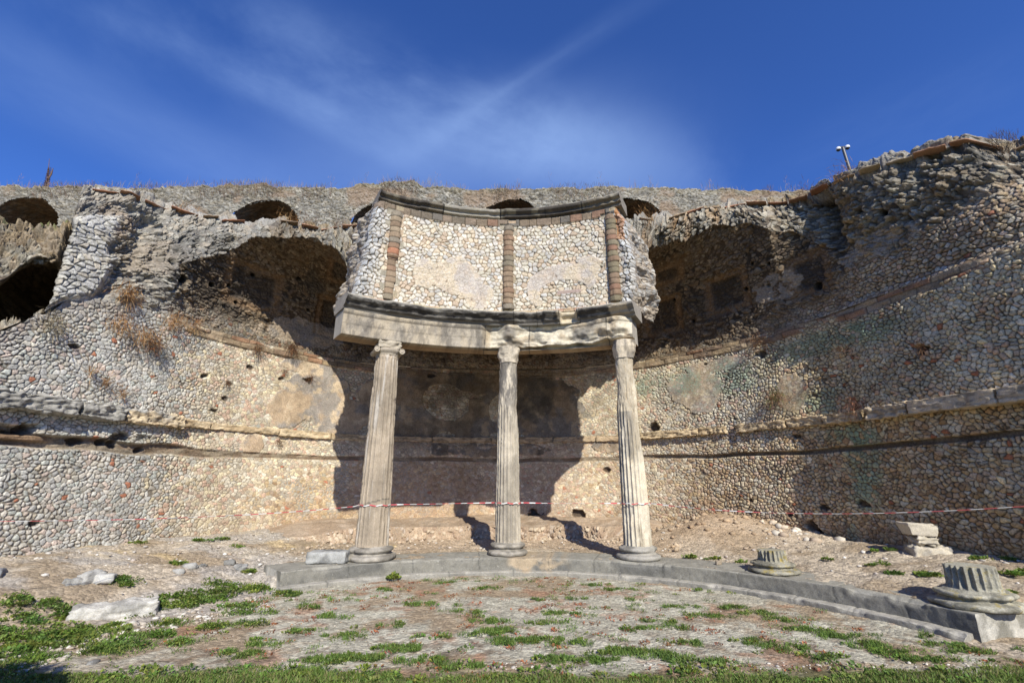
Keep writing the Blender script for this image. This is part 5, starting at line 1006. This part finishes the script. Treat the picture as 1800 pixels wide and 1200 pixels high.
# tufts scattered over the pavement
for (px, py) in [(240, 972), (60, 975), (130, 980), (30, 972), (350, 965), (385, 962), (415, 968), (315, 993), (440, 988), (470, 1000), (500, 985)]: patch(px, py, .14, .06, 4, .035, .07, .3)
tf = random.Random(21)
for (px, py, k) in [(545, 1060, 4), (590, 1075, 5), (520, 1040, 4), (735, 1055, 6), (640, 1015, 3), (690, 1030, 4), (790, 1018, 3), (855, 1028, 5), (860, 1085, 9), (820, 1068, 4), (880, 1100, 12), (900, 1118, 12), (840, 1105, 5), (950, 1115, 8), (985, 1070, 5), (960, 1088, 4), (1050, 1022, 5), (1085, 1030, 6), (1110, 1098, 5), (1150, 1085, 4),
                     (1195, 1060, 4), (1240, 1075, 5), (1180, 1095, 5), (1290, 1060, 5), (1330, 1070, 6), (1360, 1082, 5), (1420, 1100, 8), (1470, 1110, 9), (1520, 1125, 8), (1480, 1050, 4), (1550, 1065, 5), (1600, 1085, 6), (1240, 1030, 4), (1290, 1035, 4), (700, 1130, 12), (640, 1145, 12), (580, 1150, 14), (520, 1100, 5), (610, 1110, 6),
                     (740, 1150, 8), (800, 1160, 8), (980, 1150, 10), (1040, 1150, 9), (1090, 1135, 12), (1140, 1140, 12), (1000, 1120, 6), (1190, 1150, 9), (1250, 1155, 6), (1320, 1120, 6), (1380, 1130, 6), (1640, 1110, 4), (1700, 1135, 5), (1760, 1130, 4), (470, 1120, 6), (420, 1140, 8), (560, 1170, 8), (660, 1180, 10), (1560, 1140, 8), (1620, 1150, 8),
                     (1440, 1145, 6), (1670, 1125, 5), (1200, 1120, 5), (760, 1110, 4), (690, 1090, 3), (1010, 1045, 2), (930, 1048, 2), (1130, 1048, 3), (560, 1020, 2)]: patch(px, py, .24, .09, k * 2, .024, .055, None, 26, .45)
for i in range(420):
    r = 4.85 * math.sqrt(tf.random()); an_ = R_(tf.uniform(-75, 80)); x = CX + r * math.sin(an_); y = CY + r * math.cos(an_)
    if y < 4.4: continue
    if vn(x * 1.5, y * 1.5, None, 5) < .45: continue
    if i % 3: blades(WL, x, y, 0, tf.uniform(.05, .14), 40, .035)
    else: rosette(WL, x, y, 0, tf.uniform(.03, .08), tf.randint(8, 26), .024, .4)
# weeds behind the plinth and against the walls
for (px, py, k) in [(1215, 975, 4), (1235, 990, 4), (1250, 978, 3), (1300, 985, 3), (1160, 925, 3), (1470, 1010, 6), (1555, 988, 3), (1540, 1002, 3), (1630, 1020, 9), (1745, 985, 6), (1780, 1010, 5), (1790, 1030, 6), (1650, 975, 3), (1580, 1015, 3), (1760, 1050, 4), (725, 905, 2), (800, 912, 2), (1000, 935, 1), (690, 920, 1), (1730, 1010, 4), (1450, 990, 2)]: patch(px, py, .14, .07, k, .036, .07, .3)
tag(WL.build('weeds', M_leaf), 'low green weeds and clover growing over the ground', 'weeds', kind='stuff')
# rust-coloured creeping plant flecks on the cement
RU = Leaves()
for i in range(420):
    r = 4.9 * math.sqrt(tf.random()); an_ = R_(tf.uniform(-70, 80)); x = CX + r * math.sin(an_); y = CY + r * math.cos(an_)
    if y < 4.3 or vn(x * 1.1 + 9, y * 1.6, None, 6) < .4: continue
    rosette(RU, x, y, -.002, tf.uniform(.03, .09), 14, .022, .12, np.array([(.24, .10, .055), (.30, .14, .07), (.18, .09, .05)]))
tag(RU.build('dry_creepers', M_dry), 'rust-brown dried creeping plants on the cement floor', 'dried plants', kind='stuff')
# foreground lawn
LW = Leaves(); n = 110000; x = RNG.uniform(-6.8, 6.9, n); y = RNG.uniform(3.6, 5.2, n); lim = 4.66 + .30 * (fbm(x * 1.3, y * 1.3, None, 4, 850) - .5) * 2 + .12 * ss(-2.5, -4, x) ; m_ = y < lim; x = x[m_]; y = y[m_]; n = len(x)
d = np.stack([RNG.normal(size=n) * .45, RNG.normal(size=n) * .45, np.ones(n)], -1); d /= np.linalg.norm(d, axis=1)[:, None]; hh = .03 + .05 * RNG.random(n) * (.5 + vn(x * 2, y * 2, None, 3)); hh = hh * (.6 + .4 * ss(0, .25, lim[m_] - y))
cg = np.array([(.14, .22, .045), (.11, .17, .035), (.17, .25, .06), (.20, .23, .07), (.25, .23, .10)])[RNG.integers(5, size=n)] * (.8 + .4 * RNG.random((n, 1)))
LW.add(np.stack([x, y, np.zeros(n) - .005], -1), d, hh, .006 + .004 * RNG.random(n), cg)
for i in range(420):
    x_ = RNG.uniform(-6, 6.2); y_ = RNG.uniform(4.0, 4.75); rosette(LW, x_, y_, 0, RNG.uniform(.04, .1), 26, .028, .5)
tag(LW.build('lawn_grass', M_leaf), 'mown green lawn strip along the bottom of the picture', 'grass', kind='stuff')

# individual leafy plants on the kerb
for (px, py, z_, s, lb) in [(965, 1000, .06, .17, 'bushy green weed against the plinth face, below the middle column'), (1216, 1015, .06, .16, 'green weed against the plinth face, right of the rightmost standing column'), (692, 1016, .04, .10, 'small green weed at the foot of the plinth below the leftmost column'), (1362, 1035, .05, .13, 'green weed at the foot of the plinth below the smaller stump')]:
    x, y = at_z(px, py, z_); L_ = Leaves(); rosette(L_, 0, 0, 0, s * .9, 190, .05, .9); o = L_.build('leafy_weed', M_leaf); o.location = (x, y, z_ - .01); tag(o, lb, 'weed', 'leafy weeds at the foot of the plinth')

# dry grass tufts rooted in the walls
def tuft(name, p, n, L, spread, droop, cols, label, group, cat='dry grass', w=.008, outv=(0, -.6, .4), mat=None):
    L_ = Leaves(); o3 = np.array(outv, float)
    pos = np.clip(RNG.normal(size=(n, 3)), -1.7, 1.7) * spread * .33; d = RNG.normal(size=(n, 3)) * .55 + o3; d /= np.linalg.norm(d, axis=1)[:, None]; ll = L * (.5 + RNG.random(n) * .8); c_ = np.array(cols)[RNG.integers(len(cols), size=n)] * (.75 + .5 * RNG.random((n, 1)))
    L_.add(pos, d, ll * .55, w, c_, 0); d2 = d + (0, 0, -droop); d2 /= np.linalg.norm(d2, axis=1)[:, None]; L_.add(pos + d * (ll * .5)[:, None], d2, ll * .55, w * .8, c_, 0)
    o = L_.build(name, mat or M_dry); o.location = p; return tag(o, label, cat, group)
ORG = [(.42, .22, .08), (.36, .20, .09), (.48, .30, .13), (.30, .16, .07)]; BRN = [(.16, .08, .045), (.20, .10, .05), (.12, .06, .035), (.24, .15, .08)]
TU = [(222, 515, 260, .35, .25, ORG, 'orange dry grass hanging beside the pale pier at the upper left'), (212, 570, 200, .3, .3, ORG, 'orange dry grass trailing at the foot of the pale pier'), (250, 590, 240, .32, .35, ORG, 'wide patch of orange dry grass on the wall below the pier'),
      (305, 565, 220, .28, .3, ORG, 'bright rust dry grass on the ledge where the wall springs, left'), (340, 572, 120, .2, .25, ORG, 'small rust grass tuft at the start of the brown ledge'), (270, 600, 200, .3, .25, BRN, 'dark brown dry twigs hanging below the orange grass'),
      (157, 660, 60, .28, .06, ORG, 'narrow yellow dry stalk on the left wall, uppermost of three'), (182, 680, 60, .26, .06, ORG, 'narrow yellow dry stalk on the left wall, middle of three'), (213, 700, 60, .26, .06, ORG, 'narrow yellow dry stalk on the left wall, just above the string course'),
      (90, 565, 160, .3, .25, [(.34, .28, .18), (.28, .24, .15)], 'greyish dry grass on top of the low wall end at the left'), (512, 612, 220, .34, .14, BRN, 'large dark brown dried plant on the ledge, left of the architrave'), (452, 612, 130, .26, .14, BRN, 'dark dried plant on the brown ledge at the left, smaller one'),
      (545, 664, 70, .22, .12, BRN, 'dark dried sprig on the plaster left of the left column'), (500, 652, 70, .16, .12, BRN, 'flat brown sprig on the plaster under the ledge'), (398, 672, 60, .14, .08, BRN, 'tiny dark sprig on the left stone wall'), (490, 775, 60, .16, .1, BRN, 'brown sprig just under the string course at the left'),
      (1368, 695, 260, .38, .22, [(.26, .15, .09), (.2, .12, .07), (.14, .16, .05)], 'bushy brown dried plant on the sunlit right wall'), (1505, 712, 200, .3, .22, [(.24, .11, .07), (.18, .09, .05)], 'reddish dried plant above the string course at the right'),
      (1335, 600, 180, .26, .3, BRN, 'dark brown growth on the shaded right ledge'), (1620, 612, 70, .2, .14, BRN, 'dark sprig on the shaded wall at the far right'), (1480, 612, 70, .2, .14, BRN, 'small dark sprig under the shaded right ledge')]
for i, (px, py, n, L, sp_, cl, lb) in enumerate(TU):
    t = wall_hit(px, py, .06); p = plan(t[0], .07); nx, ny = [float(np.interp(t[0], PLEN, PN[:, k])) for k in (0, 1)]; z_ = t[1]
    if z_ > 5.05: p = plan(t[0], .05); z_ = t[1]
    tuft('dry_grass_tuft', (float(p[0]), float(p[1]), z_ + (.05 if 'stalk' in lb else 0)), n, L, sp_, .9 if 'stalk' not in lb else .3, cl, lb, 'dry tufts rooted in the exedra wall', outv=(nx * .5, ny * .5, .35 if 'stalk' in lb else -.05))
# tufts on the tile line
for i, (u_, cl, lb) in enumerate([(15.55, BRN, 'reddish dry tuft on the tile line next to the attic, left side'), (14.6, BRN, 'reddish dry tuft on the tile line above the left vault'), (14.0, ORG, 'yellow bent dry grass in front of the second niche'), (26.05, ORG, 'dry grass beside the attic at the right'), (31.4, ORG, 'rust dry grass on the rising broken edge at the right'), (30.5, BRN, 'brown tuft below the camera pole'), (11.3, ORG, 'orange grass below the tiles near the pier')]):
    qt, zt = [float(np.interp(u_, KK[:, 0], KK[:, k])) for k in (4, 5)]; p = plan2(u_, qt - .1); nx, ny = [float(np.interp(u_, PLEN, PN[:, k])) for k in (0, 1)]
    tuft('dry_grass_tuft', (float(p[0]), float(p[1]), zt + .06), 160, .26, .4, .5, cl, lb, 'dry tufts along the broken edge', outv=(nx * .3, ny * .3, .6))
# grass fringe along the skyline (uncountable)
FR = Leaves(); n = 9000; x = RNG.uniform(-22, 14, n); dens = fbm(x * .8, x * 0, None, 4, 860); m_ = dens > .38 + .25 * RNG.random(n); x = x[m_]; n = len(x); zt_ = np.interp(x, sk[:, 0], sk[:, 1]); d = np.stack([RNG.normal(size=n) * .3, RNG.normal(size=n) * .3, np.ones(n)], -1); d /= np.linalg.norm(d, axis=1)[:, None]
FR.add(np.stack([x, YU + RNG.uniform(-.15, .8, n), zt_ - .08 + 0 * x], -1), d, .12 + .25 * RNG.random(n) ** 2.2 * 1.6, .009, np.array([(.33, .25, .15), (.28, .18, .12), (.22, .22, .10), (.38, .3, .2), (.3, .17, .14)])[RNG.integers(5, size=n)], 0)
n = 7000; x = RNG.uniform(-22, 14, n); x = x[fbm(x * .9 + 4, x * 0, None, 3, 861) > .55]; n = len(x); z_ = np.interp(x, sk[:, 0], sk[:, 1]) - RNG.random(n) * .7; d = RNG.normal(size=(n, 3)) * .4 + (0, -.5, .7); d /= np.linalg.norm(d, axis=1)[:, None]
FR.add(np.stack([x, np.full(n, YU - .12), z_], -1), d, .15 + .15 * RNG.random(n), .01, np.array([(.26, .16, .11), (.22, .18, .1), (.3, .2, .14)])[RNG.integers(3, size=n)], 0)
for px_ in (155, 440, 580, 668, 768, 912, 968, 1055, 640, 1145, 1385, 1250, 235, 30):
    x_, z_ = at_y(px_, 332, YU + .1); n = 26; h_ = .3 + .5 * RNG.random(); pts = np.stack([x_ + RNG.normal(size=n) * .06, np.full(n, YU + .1), z_ + np.linspace(-.05, h_, n)], -1); d = np.stack([RNG.normal(size=n) * .5, RNG.normal(size=n) * .3, np.ones(n)], -1); d /= np.linalg.norm(d, axis=1)[:, None]
    FR.add(pts, d, .16, .008, np.tile([(.30, .2, .16)], (n, 1)), 0)
tag(FR.build('skyline_grass', M_dry), 'thin dry grass fringe along the top of the ruined terrace wall', 'dry grass', kind='stuff')
# tall mullein-like dry spike
x_, z_ = at_y(80, 332, YU + .1); E_ = empty('dry_spike_plant', (x_, YU + .1, z_ - .1), 'tall dead forked spike plant on the skyline at the upper left', 'dry plant')
V, F_ = tube([(x_, YU + .1, z_ - .15), (x_ - .05, YU + .1, z_ + .4), (x_ - .13, YU + .1, z_ + .85), (x_ - .27, YU + .1, z_ + 1.45)], [.03, .022, .016, .006]); a = Acc(); a.add(V, F_, (.16, .10, .07)); V, F_ = tube([(x_ - .05, YU + .1, z_ + .4), (x_ + .03, YU + .1, z_ + .7), (x_ + .02, YU + .1, z_ + .98)], [.03, .03, .01]); a.add(V, F_, (.16, .10, .07)); a.build('stem', M_dry, E_)
L_ = Leaves(); n = 420; tt = RNG.random(n); pz = z_ + tt * 1.0; th = RNG.random(n) * 6.28; wd = .07 * (1 - tt) + .01; pos = np.stack([x_ - .12 * tt + np.cos(th) * .03, YU + .1 + np.sin(th) * .03, pz], -1); d = np.stack([np.cos(th), np.sin(th), np.full(n, .9)], -1); d /= np.linalg.norm(d, axis=1)[:, None]
L_.add(pos, d, wd + .03, .018, np.array([(.2, .12, .09), (.14, .08, .06)])[RNG.integers(2, size=n)]); L_.build('seed_heads', M_dry, E_)
# bare shrub at the right end of the skyline
t_ = 33.75; p = plan2(t_, -.6); bx0 = np.array([float(p[0]), float(p[1]), 6.6]); SH = empty('bare_shrub', tuple(bx0), 'leafless thin shrub on top of the ruin at the right edge', 'shrub')
a = Acc(); rb = random.Random(4)
def branch(p, d, L, r, k):
    q_ = p + d * L; V, F_ = tube([p, (p + q_) / 2 + Vector((rb.uniform(-.02, .02),) * 3), q_], [r, r * .8, r * .6], 5); a.add(V, F_, (.14, .10, .07))
    if k:
        for _ in range(3): branch(q_, (d + Vector((rb.uniform(-.7, .7), rb.uniform(-.7, .7), rb.uniform(-.2, .6)))).normalized(), L * rb.uniform(.55, .8), r * .6, k - 1)
for _ in range(7): branch(Vector(bx0) + Vector((rb.uniform(-.06, .06), rb.uniform(-.06, .06), -.1)), Vector((rb.uniform(-.6, .5), rb.uniform(-.5, .3), 1)).normalized(), .26, .007, 3)
a.build('branches', M_dry, SH)
# stand-in shrub added unseen behind the camera to cast the lower-left round shadow
BU = empty('stand_in_shrub', (-3.5, 1.4, 0), 'unseen stand-in shrub added to cast the round shadow at the lower left corner', 'shrub')
L_ = Leaves(); n = 9000; v = RNG.normal(size=(n, 3)); v /= np.linalg.norm(v, axis=1)[:, None]; rr = (RNG.random(n) ** .25)[:, None]; pos = v * rr * (.80, .80, .75) + (-3.5, 1.4, 1.45)
L_.add(pos, v * .7 + RNG.normal(size=(n, 3)) * .4, .09, .06, GREENS[RNG.integers(5, size=n)] * .6); L_.build('foliage', M_leaf, BU)
V, F_ = tube([(-3.5, 1.4, 0), (-3.47, 1.42, .6), (-3.52, 1.35, 1.3)], [.07, .06, .03]); a = Acc(); a.add(V, F_, (.16, .12, .08)); a.build('stem', M_dry, BU)

# ================================================================== CAMERA POLE
m, t, b = new_mat('grey_metal'); b.inputs['Base Color'].default_value = (.12, .12, .125, 1); b.inputs['Metallic'].default_value = .5; b.inputs['Roughness'].default_value = .5; M_metal = m
m, t, b = new_mat('white_plastic'); b.inputs['Base Color'].default_value = (.7, .7, .7, 1); b.inputs['Roughness'].default_value = .4; M_white = m
m, t, b = new_mat('dark_dome'); b.inputs['Base Color'].default_value = (.03, .03, .035, 1); b.inputs['Roughness'].default_value = .15; M_dome = m
YP = 16.2; (bx1, bz1), (tx1, tz1) = at_y(1499, 315, YP), at_y(1482, 262, YP)
CP = empty('camera_pole', (bx1, YP, bz1 - 3), 'grey pole with two white dome cameras, behind the ruin at the upper right', 'camera pole')
V, F_ = tube([(bx1 + (bx1 - tx1) * 2.5, YP, bz1 - (tz1 - bz1) * 2.5), (bx1, YP, bz1), (tx1, YP, tz1 + .05)], .058, 12); a = Acc(); a.add(V, F_); a.build('pole', M_metal, CP)
V, F_ = tube([(tx1 - .24, YP - .05, tz1 + .04), (tx1, YP, tz1 + .1), (tx1 + .2, YP + .02, tz1 + .12)], .03, 8); a = Acc(); a.add(V, F_); a.build('bracket', M_metal, CP)
for sx, sz in ((-.22, -.03), (.18, .06)):
    prof = np.array([(0, .12), (.08, .12), (.12, .07), (.125, 0), (.115, -.04)]) * .75; T_, J = np.meshgrid(np.linspace(0, 2 * math.pi, 25)[:-1], np.arange(5), indexing='ij'); r = prof[J, 0]
    o = grid_mesh('dome_camera', np.stack([tx1 + sx + r * np.cos(T_), YP - .02 + r * np.sin(T_), tz1 + sz + prof[J, 1]], -1), M_white, CP, wi=True)
    pr2 = np.array([(.105, -.04), (.1, -.08), (.06, -.125), (0, -.14)]) * .75; T_, J = np.meshgrid(np.linspace(0, 2 * math.pi, 25)[:-1], np.arange(4), indexing='ij'); r = pr2[J, 0]
    V = np.stack([tx1 + sx + r * np.cos(T_), YP - .02 + r * np.sin(T_), tz1 + sz + pr2[J, 1]], -1).reshape(-1, 3) - np.array(CP.location)
    raw_mesh('lens_dome', V, grid_faces(24, 4, wi=True), M_dome, o, world=False)

# ================================================================== BARRIER TAPE
m, t, b = new_mat('striped_tape'); at = t.nodes.new('ShaderNodeAttribute'); at.attribute_name = 'Col'; t.links.new(at.outputs['Color'], b.inputs['Base Color']); b.inputs['Roughness'].default_value = .35; M_tape = m
zt_ = 1.15
def on_col(adeg, r, th, z, R=5.6): x, y = cpos(adeg, R); return (x + r * math.cos(th), y + r * math.sin(th), z)
cxs = [cpos(-26.2), cpos(-.2, 5.58), cpos(24.8)]
rad_ = [.293, .262, .268]
pts = []
def seg3(p, q_, sag, n): 
    for k in range(n): t = k / n; pts.append(np.array(p) * (1 - t) + np.array(q_) * t - (0, 0, sag * 4 * t * (1 - t)))
d = pix_ray(-120, 916); tl = 7.6 / math.hypot(d[0], d[1]); pL = (d[0] * tl, d[1] * tl, EYE + d[2] * tl)
zc3 = [at_y(660, 888, cxs[0][1] - .28)[1], at_y(893, 884, cxs[1][1] - .25)[1], at_y(1117, 885, cxs[2][1] - .25)[1]]
def wrap(i, th0, th1, n=22):
    for k in range(n + 1): th = th0 + (th1 - th0) * k / n; pts.append(np.array((cxs[i][0] + rad_[i] * math.cos(th), cxs[i][1] + rad_[i] * math.sin(th), zc3[i] + .01 * math.sin(k * 1.3))))
seg3(pL, (cxs[0][0] - rad_[0], cxs[0][1] - .02, zc3[0] - .02), .07, 60); wrap(0, math.pi, 2 * math.pi)
seg3((cxs[0][0] + rad_[0], cxs[0][1], zc3[0]), (cxs[1][0] - rad_[1], cxs[1][1], zc3[1]), .0, 40); wrap(1, math.pi, 2 * math.pi)
seg3((cxs[1][0] + rad_[1], cxs[1][1], zc3[1]), (cxs[2][0] - rad_[2], cxs[2][1], zc3[2]), .01, 40); wrap(2, math.pi, 2 * math.pi)
d = pix_ray(1900, 882); tl = 8.0 / math.hypot(d[0], d[1]); pR = (d[0] * tl, d[1] * tl, EYE + d[2] * tl)
seg3((cxs[2][0] + rad_[2], cxs[2][1], zc3[2]), pR, .15, 90)
P = np.array(pts); s = np.r_[0, np.cumsum(np.linalg.norm(np.diff(P, axis=0), axis=1))]; sn = np.arange(0, s[-1], .02); P = np.stack([np.interp(sn, s, P[:, i]) for i in range(3)], -1)
tg_ = np.gradient(P, axis=0); tg_ /= np.linalg.norm(tg_, axis=1)[:, None]; up = np.array([0, 0, 1.]); side_ = np.cross(tg_, up); side_ /= np.linalg.norm(side_, axis=1)[:, None]
tw = (fbm(sn * .6, sn * 0, None, 2, 870) - .5) * 5.0; near = np.min([np.hypot(P[:, 0] - c_[0], P[:, 1] - c_[1]) for c_ in cxs], 0); tw = tw * ss(.3, .7, near); wv = up[None] * np.cos(tw)[:, None] + side_ * np.sin(tw)[:, None]
wdt = (.0055 + .0065 * vn(sn * .8, sn * 0, None, 871)) * (.55 + .45 * ss(4.5, 6.0, sn))
P = P - side_ * 0
nrm_ = np.cross(tg_, wv)
P4 = np.stack([P - wv * wdt[:, None] - nrm_ * .002, P + wv * wdt[:, None] - nrm_ * .002, P + wv * wdt[:, None] + nrm_ * .002, P - wv * wdt[:, None] + nrm_ * .002], 1)
red = ((sn / .24) % 1) < .5; cc = np.where(red[:, None], np.array([.55, .10, .11]), np.array([.66, .65, .62]))
TP = grid_mesh('barrier_tape', P4, M_tape, None, np.repeat(cc[:, None], 4, 1), wj=True, smooth=False); tag(TP, 'red and white plastic barrier tape strung across the three columns', 'barrier tape')
